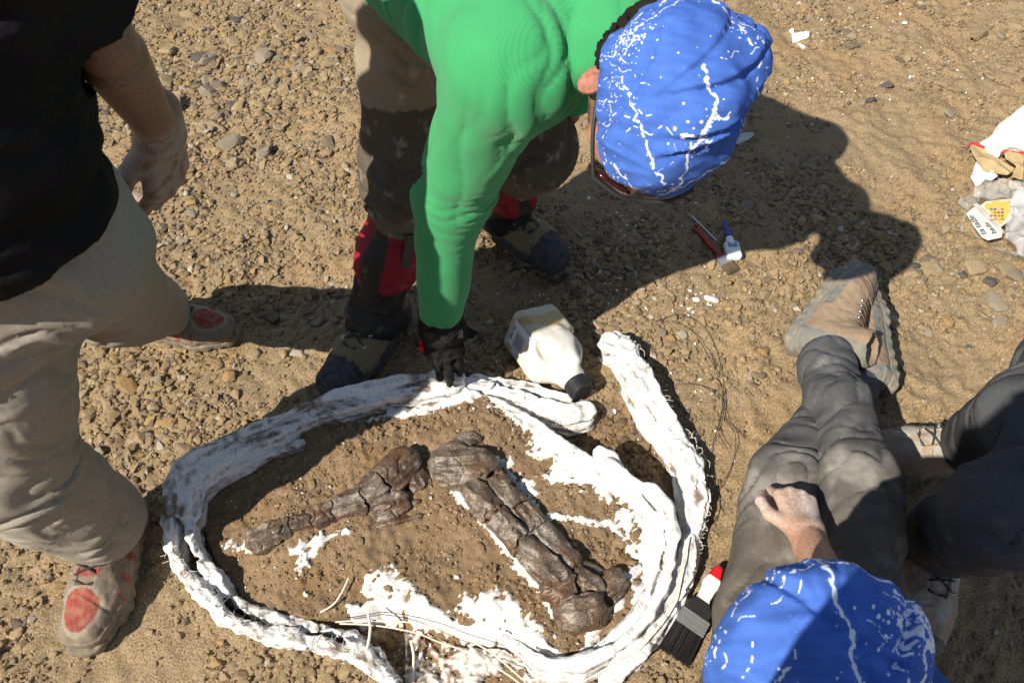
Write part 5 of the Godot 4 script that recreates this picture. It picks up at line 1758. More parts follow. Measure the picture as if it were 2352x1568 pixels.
func person_at_right() -> void:
	var o := thing("person", Vector3(0.95, 0, -0.8), "person in black trousers and grey trail shoes crouching at the right edge", "person", "people at the dig")
	var j := {"hip_r": P(2520, 870, 0.42), "hip_l": P(2530, 1010, 0.40), "waist": Vector3(1.16, 0.62, -0.82), "chest": Vector3(1.18, 0.85, -0.84), "neck": Vector3(1.15, 1.02, -0.84), "sh_r": Vector3(1.17, 0.96, -1.02), "sh_l": Vector3(1.17, 0.96, -0.66), "el_r": Vector3(1.12, 0.70, -1.06), "wr_r": Vector3(1.06, 0.52, -0.90), "el_l": Vector3(1.12, 0.68, -0.58), "wr_l": Vector3(1.05, 0.50, -0.70),
		"kn_r": P(2360, 960, 0.46), "kn_l": P(2290, 1190, 0.45), "an_r": P(2238, 1010, 0.10), "an_l": P(2170, 1245, 0.10)}
	var skin := L(0.36, 0.21, 0.14)
	var hc := Vector3(1.10, 1.15, -0.84)
	var hb := frame(Vector3(-0.8, -0.6, 0.1), Vector3(-0.3, 0.9, 0))
	later("body", M.skin, o, func() -> Field:
		var body := colored(limb_body(j), skin)
		body.add(head_field(hc, hb, skin, 0.3, 0.0055))
		for s in ["l", "r"]:
			var w: Vector3 = j["wr_" + s]
			var fl := Field.new(w - Vector3.ONE * 0.2, w + Vector3.ONE * 0.2, 0.005)
			hand(fl, w, Vector3(-0.8, -0.5, 0.1).normalized(), Vector3(-0.5, 0.8, 0.1).normalized(), Vector3(0, 0, -1.0 if s == "l" else 1.0), [[0.4, 0.5, 0.4], [0.4, 0.5, 0.4], [0.4, 0.5, 0.4], [0.4, 0.5, 0.4]], [[0.7, 0.6, -0.3], [0.9, 0.3, -0.3], [0.9, 0.1, -0.3]])
			body.add(colored(fl, skin))
		return body)
	var hf := Field.new(hc - Vector3.ONE * 0.15, hc + Vector3.ONE * 0.15, 0.005)
	hf.blob(hc + hb * Vector3(0, 0.035, -0.018), hb, Vector3(0.084, 0.102, 0.104))
	hf.cut(hc + hb * Vector3(0, 0.02, 0.03), hb * Vector3(0, -0.75, 0.65).normalized())
	put("hair", mesh_of(colored(hf, L(0.03, 0.022, 0.017))), M.cloth, o)
	var shirt := func() -> Field: return garment([[j.hip_l + Vector3(0, 0.05, -0.02), j.sh_l + Vector3(0, -0.04, -0.03), 0.125, 0.10, 0.07], [j.hip_r + Vector3(0, 0.05, 0.02), j.sh_r + Vector3(0, -0.04, 0.03), 0.125, 0.10, 0.07], [j.waist, j.chest, 0.13, 0.12, 0.07], [j.sh_l, j.sh_r, 0.08, 0.08, 0.05], [j.sh_l, j.el_l, 0.075, 0.06, 0.03], [j.el_l, j.wr_l, 0.058, 0.042, 0.02], [j.sh_r, j.el_r, 0.075, 0.06, 0.03], [j.el_r, j.wr_r, 0.058, 0.042, 0.02]], 0.010, 0.05, [], folds([[j.chest, 0.3, Vector3(0.8, 0.3, 0).normalized(), 0.08, 0.012, 2.0]], 0.012, 5.0), 0.03, tinted(L(0.03, 0.03, 0.034), 0.2))
	later("shirt", M.cloth, o, shirt)
	var al: Vector3 = j.an_l
	var ar: Vector3 = j.an_r
	var black := tinted(L(0.075, 0.077, 0.083), 0.15, 0.14)
	var pants := func() -> Field: return garment([[j.hip_l, j.hip_r, 0.13, 0.13], [j.hip_l, j.kn_l, 0.105, 0.074], [j.kn_l, al, 0.073, 0.076], [j.hip_r, j.kn_r, 0.105, 0.074], [j.kn_r, ar, 0.073, 0.070]], 0.0072, 0.035, [[Vector3(0, 0.05, 0), Vector3.DOWN, 0.012]],
		folds([[j.kn_l, 0.15, Vector3(-0.5, 0.6, 0.6).normalized(), 0.06, 0.018, 2.2], [j.kn_l.lerp(j.hip_l, 0.5), 0.18, Vector3(-0.3, 0.5, 0.8).normalized(), 0.06, 0.018, 2.0], [j.kn_r.lerp(j.hip_r, 0.4), 0.16, Vector3(-0.3, 0.5, 0.8).normalized(), 0.06, 0.014, 2.0], [j.kn_r.lerp(ar, 0.5), 0.13, Vector3(0.8, 0.4, 0.3).normalized(), 0.06, 0.012, 2.0], [al + Vector3(0, 0.08, 0), 0.13, Vector3(0.2, 0.9, 0.2).normalized(), 0.055, 0.014, 2.0]], 0.014, 5.0, 4.0), 0.036, black)
	later("trousers", M.cloth, o, pants)
	footwear(o, "shoe", Vector3(ar.x, 0.006, ar.z), Vector3(-0.99, 0, -0.02).normalized(), Vector3.UP, "trail_grey", 1.08)
	footwear(o, "shoe", Vector3(al.x, 0.006, al.z), Vector3(-0.42, 0, 0.9).normalized(), Vector3.UP, "trail_grey", 1.08, -1.0)


func person_behind() -> void:
	var o := thing("person", Vector3(0.0, 0, 0.2), "person standing behind the viewpoint whose shadow darkens the lower right corner", "person", "people at the dig")
	var j := {"hip_r": Vector3(0.15, 0.80, 0.22), "hip_l": Vector3(-0.05, 0.80, 0.22), "waist": Vector3(0.05, 0.95, 0.21), "chest": Vector3(0.045, 1.13, 0.2), "neck": Vector3(-0.02, 1.33, 0.19), "sh_r": Vector3(0.21, 1.24, 0.19), "sh_l": Vector3(-0.10, 1.24, 0.20), "el_r": Vector3(0.21, 1.22, 0.06), "wr_r": Vector3(0.08, 1.54, 0.08), "el_l": Vector3(-0.03, 1.14, 0.13), "wr_l": Vector3(-0.055, 1.53, 0.09),
		"kn_r": Vector3(0.17, 0.44, 0.20), "kn_l": Vector3(-0.07, 0.44, 0.20), "an_r": Vector3(0.18, 0.1, 0.24), "an_l": Vector3(-0.09, 0.1, 0.24)}
	var skin := L(0.4, 0.23, 0.16)
	var hc := Vector3(-0.04, 1.49, 0.185)
	var hb := frame(Vector3(0, -0.6, -0.8), Vector3(0, 0.8, -0.6))
	later("body", M.skin, o, func() -> Field:
		var body := colored(limb_body(j), skin)
		body.add(head_field(hc, hb, skin, 0.3, 0.0055))
		for s in ["l", "r"]:
			var w: Vector3 = j["wr_" + s]
			var sg := 1.0 if s == "r" else -1.0
			var fl := Field.new(w - Vector3.ONE * 0.17, w + Vector3.ONE * 0.17, 0.005)
			hand(fl, w, Vector3(-0.35 * sg, 0.9, -0.1).normalized(), Vector3(0.9 * sg, 0.35, 0).normalized(), Vector3(0, 0.1, 1.0).normalized(), [[0.5, 0.7, 0.4], [0.6, 0.8, 0.4], [0.6, 0.8, 0.4], [0.6, 0.8, 0.4]], [[0.8, 0.4, -0.3], [0.9, 0.1, -0.3], [0.9, 0.0, -0.3]])
			body.add(colored(fl, skin))
		return body)
	var hf := Field.new(hc - Vector3.ONE * 0.15, hc + Vector3.ONE * 0.15, 0.005)
	hf.blob(hc + hb * Vector3(0, 0.035, -0.018), hb, Vector3(0.084, 0.102, 0.104))
	hf.cut(hc + hb * Vector3(0, 0.02, 0.03), hb * Vector3(0, -0.75, 0.65).normalized())
	put("hair", mesh_of(colored(hf, L(0.03, 0.022, 0.017))), M.cloth, o)
	var shirt := func() -> Field: return garment([[j.hip_l + Vector3(0.02, 0.02, 0), j.sh_l + Vector3(0.04, -0.06, 0), 0.12, 0.11, 0.07], [j.hip_r + Vector3(-0.02, 0.02, 0), j.sh_r + Vector3(-0.04, -0.06, 0), 0.12, 0.11, 0.07], [(j.hip_l + j.hip_r) * 0.5, j.chest, 0.135, 0.128, 0.06], [j.sh_l, j.sh_r, 0.08, 0.08, 0.05], [j.sh_l, j.el_l, 0.07, 0.06, 0.03], [j.el_l, j.wr_l, 0.056, 0.04, 0.02], [j.sh_r, j.el_r, 0.07, 0.06, 0.03], [j.el_r, j.wr_r, 0.056, 0.04, 0.02], [j.chest, j.neck, 0.1, 0.066, 0.04]], 0.011, 0.05, [[Vector3(0, 0.78, 0), Vector3.DOWN, 0.01]], folds([[j.waist, 0.25, Vector3(0.3, 0.9, 0).normalized(), 0.08, 0.012, 2.0]], 0.012, 5.0), 0.034, tinted(L(0.08, 0.09, 0.11), 0.15))
	later("shirt", M.cloth, o, shirt)
	var pants := func() -> Field: return garment([[j.hip_l, j.hip_r, 0.115, 0.115], [j.hip_l, j.kn_l, 0.10, 0.08], [j.kn_l, j.an_l, 0.08, 0.07], [j.hip_r, j.kn_r, 0.10, 0.08], [j.kn_r, j.an_r, 0.08, 0.07]], 0.011, 0.03, [[Vector3(0, 0.05, 0), Vector3.DOWN, 0.01]], folds([[j.kn_l, 0.15, Vector3(0.2, 0.9, 0).normalized(), 0.06, 0.012, 2.0], [j.kn_r, 0.15, Vector3(-0.2, 0.9, 0).normalized(), 0.06, 0.012, 2.0]], 0.012, 5.0), 0.034, tinted(L(0.16, 0.14, 0.11), 0.12))
	later("trousers", M.cloth, o, pants)
	for s in ["l", "r"]:
		var a: Vector3 = j["an_" + s]
		footwear(o, "boot", Vector3(a.x, 0.006, a.z), Vector3(a.x * 0.8, 0, -1).normalized(), Vector3.UP, "hiker", 1.05)


# ---------- tools and litter ----------
func local_part(parent: Node3D, called: String, q: Field, mat: Material) -> MeshInstance3D:
	var o := MeshInstance3D.new()
	o.mesh = mesh_of(q)
	o.material_override = mat
	o.name = called
	parent.add_child(o, true)
	return o


func lettering(parent: Node3D, called: String, text: String, face: String, height: float, b: Basis, at: Vector3, c: Color) -> void:
	var t := TextMesh.new()
	t.text = text
	var sf := SystemFont.new()
	sf.font_names = PackedStringArray([face])
	t.font = sf
	t.font_size = 48
	t.pixel_size = height / 36.0
	t.depth = 0.0006
	t.curve_step = 2.0
	var o := MeshInstance3D.new()
	o.mesh = t
	o.material_override = plain(c, 0.8)
	o.name = called
	parent.add_child(o, true)
	o.transform = Transform3D(b, at)


func ground_at(px: float, py: float, lift := 0.0) -> Vector3:
	var p := P(px, py, lift)
	for k in 2: p = P(px, py, G(p.x, p.z) + lift)
	return p


func make_tools() -> void:
	# the jug lies on its side
	var a := ground_at(1210, 738, 0.062)
	var e := ground_at(1332, 892, 0.055)
	var ax := (e - a).normalized()
	var hz := (Vector3(0.35, 1, -0.10) - ax * Vector3(0.35, 1, -0.10).dot(ax)).normalized()
	var fr := Basis(ax.cross(hz).normalized(), ax, hz)      # x to one side, y along, z where the handle is
	var jug := thing("jug", a, "white plastic jug with black screw cap and yellowish liquid lying on its side", "jug")
	jug.basis = fr
	var len := a.distance_to(e)
	later("bottle", M.jug, jug, func() -> Field:
		var f := Field.new(Vector3(-0.085, -0.02, -0.085), Vector3(0.085, len + 0.02, 0.085), 0.0038)
		f.box(Vector3(0, 0.075, 0), Basis(), Vector3(0.066, 0.078, 0.060), 0.026)
		f.cone(Vector3(0, 0.13, 0), Vector3(0, len - 0.045, 0), 0.060, 0.034, 0.04)
		f.cone(Vector3(0, len - 0.05, 0), Vector3(0, len - 0.012, 0), 0.024, 0.024, 0.015)
		f.blob(Vector3(-0.046, 0.150, 0.044), Basis.from_euler(Vector3(0.0, 0, -0.12)), Vector3(0.024, 0.058, 0.036), 0.012, true)
		f.blob(Vector3(0.050, 0.150, 0.046), Basis.from_euler(Vector3(0.0, 0, 0.12)), Vector3(0.020, 0.048, 0.022), 0.014, true)
		f.cone(Vector3(-0.006, 0.095, 0.050), Vector3(-0.004, 0.178, 0.042), 0.0145, 0.0135, 0.014)
		f.push(0.01, func(p: Vector3) -> float:
			return n1.get_noise_3dv(p * 14.0) * 0.002 - 0.002 * smoothstep(0.004, 0.0, absf(p.y - 0.018)) - 0.0015 * smoothstep(0.004, 0.0, absf(p.y - 0.098)))
		f.build(func(p: Vector3, n: Vector3) -> Color:
			var c := L(0.60, 0.56, 0.43)
			var k := p.y + n1.get_noise_3dv(p * 12.0) * 0.008 + p.x * 0.12
			c = c.lerp(L(0.48, 0.34, 0.115), smoothstep(0.030, 0.036, k) * smoothstep(0.088, 0.080, k + absf(p.x) * 0.5) * 0.85)
			c = c.lerp(L(0.64, 0.63, 0.575), smoothstep(0.085, 0.10, k))
			return c.lerp(L(0.5, 0.42, 0.3), clampf(n3.get_noise_3dv(p * 26.0) * 1.3 - 0.45, 0, 0.35)))
		return f, true)
	var cap := empty_field()
	var prof := [[len - 0.022, 0.0], [len - 0.022, 0.029], [len - 0.016, 0.030], [len - 0.014, 0.0275], [len - 0.011, 0.0275], [len - 0.010, 0.029], [len + 0.010, 0.028], [len + 0.013, 0.026], [len + 0.0135, 0.020], [len + 0.012, 0.0195], [len + 0.012, 0.0]]
	lathe(cap, Vector3.ZERO, Basis(), prof, 32, L(0.022, 0.023, 0.024))
	for k in 26:
		var an := TAU * k / 26.0
		box_data(cap, Vector3(cos(an) * 0.0288, len, sin(an) * 0.0288), Basis(Vector3.UP, -an), Vector3(0.0011, 0.0085, 0.0014), L(0.022, 0.023, 0.024))
	local_part(jug, "screw_cap", cap, M.rubber_dusty)
	var lb := empty_field()
	box_data(lb, Vector3(0.0672, 0.058, 0.012), Basis(), Vector3(0.0006, 0.034, 0.036))
	var label := local_part(jug, "label", lb, plain(L(0.66, 0.66, 0.66), 0.6))
	var lbas := Basis(Vector3(0, 0, -1), Vector3(0, 1, 0), Vector3(1, 0, 0))
	lettering(label, "label_text", "UN 1090", "Droid Sans", 0.0085, lbas, Vector3(0.0682, 0.030, 0.012), L(0.08, 0.08, 0.1))
	var gr := empty_field()
	box_data(gr, Vector3(0.0674, 0.066, 0.004), Basis(), Vector3(0.0006, 0.022, 0.024))
	local_part(label, "label_print", gr, plain(L(0.36, 0.37, 0.39), 0.6))
	for k in 6:
		var ln := empty_field()
		box_data(ln, Vector3(0.0677, 0.050 + k * 0.0058, 0.004), Basis(), Vector3(0.0006, 0.0006 + 0.0008 * float(k == 5), 0.018 - (k % 3) * 0.004))
		local_part(label, "label_line", ln, plain(L(0.06, 0.07, 0.12), 0.6))

	# glue bottle
	var g0 := ground_at(1688, 594, 0.016)
	var g1 := ground_at(1664, 506, 0.016)
	ax = (g1 - g0).normalized()
	var glue := thing("glue_bottle", g0, "small white glue bottle with pointed blue cap beside the red brush", "glue bottle")
	glue.basis = Basis(ax.cross(Vector3.UP).normalized(), ax, Vector3.UP)
	glue.basis.z = glue.basis.x.cross(glue.basis.y)
	var gl := g0.distance_to(g1)
	later("bottle", M.white_plastic, glue, func() -> Field:
		var f := Field.new(Vector3(-0.03, -0.01, -0.025), Vector3(0.03, gl, 0.025), 0.002)
		f.box(Vector3(0, 0.026, 0), Basis(), Vector3(0.0205, 0.028, 0.0125), 0.008)
		f.cone(Vector3(0, 0.052, 0), Vector3(0, 0.060, 0), 0.010, 0.008, 0.012)
		f.cone(Vector3(0, 0.056, 0), Vector3(0, 0.068, 0), 0.0105, 0.0105, 0.003)
		f.build(func(_p: Vector3, _n: Vector3) -> Color: return L(0.8, 0.8, 0.79))
		return f, true)
	var gc := empty_field()
	lathe(gc, Vector3.ZERO, Basis(), [[0.073, 0.0], [0.073, 0.0092], [0.079, 0.0088], [gl - 0.004, 0.0040], [gl, 0.0028], [gl, 0.0]], 18)
	local_part(glue, "cap", gc, plain(L(0.015, 0.05, 0.36), 0.4))
	var gb := empty_field()
	box_data(gb, Vector3(0, 0.040, 0.0127), Basis(), Vector3(0.013, 0.009, 0.0006))
	local_part(glue, "label", gb, plain(L(0.22, 0.28, 0.50), 0.5))

	# little red brush
	var b0 := ground_at(1598, 522, 0.008)
	var b1 := ground_at(1687, 626, 0.010)
	ax = (b1 - b0).normalized()
	var rb := thing("paint_brush", b0, "little paint brush with red handle, tin ferrule and short brown bristles", "paint brush")
	rb.basis = Basis(ax.cross(Vector3.UP).normalized(), ax, Vector3.UP)
	rb.basis.z = rb.basis.x.cross(rb.basis.y)
	var bl := b0.distance_to(b1)
	later("handle", M.red_wood, rb, func() -> Field:
		var f := Field.new(Vector3(-0.03, -0.02, -0.012), Vector3(0.03, bl, 0.014), 0.0018)
		f.cone(Vector3(0, 0.002, 0), Vector3(0, 0.03, 0), 0.0105, 0.0065)
		f.cone(Vector3(0, 0.03, 0), Vector3(0, 0.070, 0), 0.0068, 0.0085, 0.006)
		f.cone(Vector3(0, 0.070, 0), Vector3(0, bl * 0.60, 0), 0.0085, 0.0055, 0.006)
		f.box(Vector3(0, bl * 0.65, 0), Basis(), Vector3(0.0155, 0.006, 0.005), 0.003, 0.006)
		f.cut(Vector3(0, 0, 0.0055), Vector3(0, 0, 1))
		f.cut(Vector3(0, 0, -0.0055), Vector3(0, 0, -1))
		f.cone(Vector3(0, 0.0, 0), Vector3(0, 0.0, 0), 0.0, 0.0)
		f.blob(Vector3(0, 0.0, 0), Basis(), Vector3(0.0042, 0.0052, 0.03), 0.002, true)
		f.build(func(p: Vector3, _n: Vector3) -> Color: return L(0.33, 0.045, 0.035).lerp(L(0.3, 0.2, 0.13), clampf(n3.get_noise_3dv(p * 60.0) * 0.9 - 0.25, 0, 0.4)))
		return f, true)
	var fe := empty_field()
	box_data(fe, Vector3(0, bl * 0.745, 0), Basis(), Vector3(0.0175, 0.0125, 0.0062))
	for k in [-0.009, -0.004, 0.008]: box_data(fe, Vector3(0, bl * 0.745 + k, 0), Basis(), Vector3(0.0180, 0.0009, 0.0067))
	local_part(rb, "ferrule", fe, M.tin)
	local_part(rb, "bristles", bristles(17, Vector3(0.0165, 0, 0.005), bl * 0.80, bl * 1.0, 150, 0.0010, L(0.10, 0.075, 0.045)), M.hair)

	# steel pick
	var pk := thing("steel_pick", ground_at(1600, 510), "thin steel dental pick with a bent point lying beside the red brush", "steel pick")
	var pf := empty_field()
	var p0 := ground_at(1590, 497, 0.012)
	var p1 := ground_at(1646, 553, 0.010)
	tube_data(pf, PackedVector3Array([p0, p0.lerp(p1, 0.12), p0.lerp(p1, 0.16), p0.lerp(p1, 0.9), p0.lerp(p1, 0.93), p1]), 0.0030, 10)
	put("shaft", mesh_of(pf), M.steel, pk)
	var ph := empty_field()
	tube_data(ph, curve([p0, ground_at(1584, 492, 0.013), ground_at(1580, 490, 0.010), ground_at(1579, 483, 0.006)], 5), 0.0013, 6, 0.0006)
	tube_data(ph, PackedVector3Array([p1, ground_at(1651, 559, 0.008)]), 0.0022, 8, 0.0006)
	put("point", mesh_of(ph), M.steel, pk)

	# leaf-shaped steel blade, mostly under the blue scarf
	var t0 := ground_at(1672, 326, 0.012)
	var t1 := ground_at(1744, 303, 0.012)
	ax = (t1 - t0).normalized()
	var tr := thing("spatula", t0, "silvery leaf-shaped tool blade on the shaded ground beside the bandana", "spatula")
	tr.basis = Basis(ax.cross(Vector3.UP).normalized(), ax, Vector3.UP)
	later("blade", M.dull_steel, tr, func() -> Field:
		var f := Field.new(Vector3(-0.04, -0.05, -0.02), Vector3(0.04, 0.12, 0.02), 0.0026)
		f.blob(Vector3(0, 0.025, 0), Basis(), Vector3(0.021, 0.068, 0.0065))
		f.cone(Vector3(0, 0.03, 0), Vector3(0, 0.088, 0.001), 0.006, 0.003, 0.01)
		f.blob(Vector3(0, 0.02, 0.010), Basis(), Vector3(0.015, 0.055, 0.007), 0.003, true)
		f.build(func(_p: Vector3, _n: Vector3) -> Color: return L(0.55, 0.55, 0.54))
		return f, true)
	var th := empty_field()
	tube_data(th, PackedVector3Array([Vector3(0, -0.035, 0), Vector3(0, -0.09, 0.003), Vector3(0, -0.15, 0.003)]), 0.0065, 10)
	local_part(tr, "handle", th, M.dull_steel)

	# wide brush by the seated person
	var w0 := ground_at(1547, 1508, 0.018)
	var w1 := ground_at(1652, 1305, 0.030)
	ax = (w1 - w0).normalized()
	var wb := thing("wide_brush", w0, "wide black-bristled paint brush with tin ferrule and white handle with a red tip", "paint brush")
	var side := ax.cross(Vector3(0.25, 1, 0.1)).normalized()
	wb.basis = Basis(side, ax, side.cross(ax))
	var wl := w0.distance_to(w1)
	local_part(wb, "bristles", bristles(31, Vector3(0.029, 0, 0.010), 0.062, -0.002, 560, 0.0012, L(0.018, 0.017, 0.017)), M.hair)
	var wf := empty_field()
	box_data(wf, Vector3(0, 0.076, 0), Basis(), Vector3(0.030, 0.016, 0.0115))
	for k in [-0.013, -0.006, 0.007, 0.013]: box_data(wf, Vector3(0, 0.076 + k, 0), Basis(), Vector3(0.0305, 0.0012, 0.0120))
	local_part(wb, "ferrule", wf, M.tin)
	later("handle", M.painted_wood, wb, func() -> Field:
		var f := Field.new(Vector3(-0.05, 0.08, -0.02), Vector3(0.05, wl + 0.02, 0.02), 0.0026)
		f.box(Vector3(0, 0.100, 0), Basis(), Vector3(0.027, 0.014, 0.009), 0.006)
		f.cone(Vector3(0, 0.11, 0), Vector3(0, 0.145, 0), 0.016, 0.012, 0.02)
		f.cone(Vector3(0, 0.145, 0), Vector3(0, wl * 0.82, 0), 0.0125, 0.0165, 0.01)
		f.cone(Vector3(0, wl * 0.82, 0), Vector3(0, wl - 0.004, 0), 0.0165, 0.010, 0.006)
		f.cut(Vector3(0, 0, 0.009), Vector3(0, 0, 1))
		f.cut(Vector3(0, 0, -0.009), Vector3(0, 0, -1))
		f.build(func(p: Vector3, _n: Vector3) -> Color:
			if p.y > wl * 0.885: return L(0.55, 0.012, 0.02)
			if p.y > wl * 0.62: return L(0.78, 0.76, 0.70)
			return L(0.025, 0.025, 0.026))
		return f, true)

	# loose black wire
	var wire := thing("wire", ground_at(1650, 950), "tangle of thin black wire on the sand right of the plaster strip", "wire")
	for q in [[[1505, 738], [1560, 722], [1610, 745], [1645, 800], [1662, 880], [1655, 960], [1640, 1010]], [[1540, 735], [1590, 760], [1635, 830], [1660, 900], [1668, 960], [1690, 1000], [1684, 1060], [1660, 1110], [1635, 1150], [1630, 1210], [1612, 1250]], [[1560, 880], [1610, 885], [1645, 905], [1662, 930], [1650, 985], [1672, 1030]], [[1640, 1010], [1628, 1060], [1640, 1100], [1655, 1160], [1640, 1200]]]:
		var f := empty_field()
		var pts := []
		for k in q.size(): pts.append(ground_at(q[k][0], q[k][1], 0.006 + 0.006 * (k % 3)))
		tube_data(f, curve(pts, 7), 0.0008, 5)
		put("wire_loop", mesh_of(f), M.rubber, wire)


func bristles(sd: int, half: Vector3, y0: float, y1: float, n: int, r: float, c: Color) -> Field:
	var rr := RandomNumberGenerator.new()
	rr.seed = sd
	var q := empty_field()
	for k in n:
		var x := rr.randf_range(-1, 1)
		var z := rr.randf_range(-1, 1)
		var a := Vector3(x * half.x, y0, z * half.z)
		var b := Vector3(x * half.x * 1.12 + rr.randfn() * 0.0012, y1 - (y1 - y0) * rr.randf() * 0.12, z * half.z * 0.9 + rr.randfn() * 0.001)
		tube_data(q, PackedVector3Array([a, a.lerp(b, 0.5), b]), r, 4, r * 0.4, c * rr.randf_range(0.6, 1.6))
	return q


# a sheet of paper, card or film with this outline (px), lying at a height, crumpled
func leaf(outline: Array, h: float, crumple: float, scale: float, c: Callable, sd := 0.0, tilt := 0.0) -> Mesh:
	var poly := PackedVector2Array()
	for i in outline.size():
		var a := P(outline[i][0], outline[i][1], h)
		var b := P(outline[(i + 1) % outline.size()][0], outline[(i + 1) % outline.size()][1], h)
		var m := maxi(1, int(a.distance_to(b) / 0.009))
		for k in m:
			var w := a.lerp(b, float(k) / m)
			poly.append(Vector2(w.x, w.z))
	var pts := poly.duplicate()
	var lo := poly[0]
	var hi := poly[0]
	for p in poly:
		lo = lo.min(p)
		hi = hi.max(p)
	var y := lo.y
	var row := 0
	while y < hi.y:
		var x := lo.x + (0.004 if row % 2 else 0.0)
		while x < hi.x:
			if signed(Vector2(x, y), poly) < -0.004: pts.append(Vector2(x, y))
			x += 0.008
		y += 0.007
		row += 1
	var tri := Geometry2D.triangulate_delaunay(pts)
	var v := PackedVector3Array()
	var n := PackedVector3Array()
	var cc := PackedColorArray()
	var high := func(x: float, z: float) -> float:
		return h + (1.0 - absf(n1.get_noise_3d(x * scale, z * scale, sd)) * 3.0) * crumple + n2.get_noise_3d(x * scale * 2.6, z * scale * 2.6, sd) * crumple * 0.5 + (x - lo.x) * tilt
	for p in pts:
		var yy: float = high.call(p.x, p.y)
		v.append(Vector3(p.x, yy, p.y))
		var dx: float = high.call(p.x + 0.004, p.y) - yy
		var dz: float = high.call(p.x, p.y + 0.004) - yy
		n.append(Vector3(-dx / 0.004, 1, -dz / 0.004).normalized())
		cc.append(c.call(v[-1], absf(signed(p, poly))))
	var idx := PackedInt32Array()
	for i in range(0, tri.size(), 3):
		if signed((pts[tri[i]] + pts[tri[i + 1]] + pts[tri[i + 2]]) / 3.0, poly) < 0.0: idx.append_array(PackedInt32Array([tri[i], tri[i + 1], tri[i + 2]]))
	return mesh_from(v, n, idx, cc)


func one_tone(c: Color, vary := 0.1) -> Callable:
	return func(p: Vector3, _e: float) -> Color: return c * (1.0 + n3.get_noise_3dv(p * 30.0) * vary)


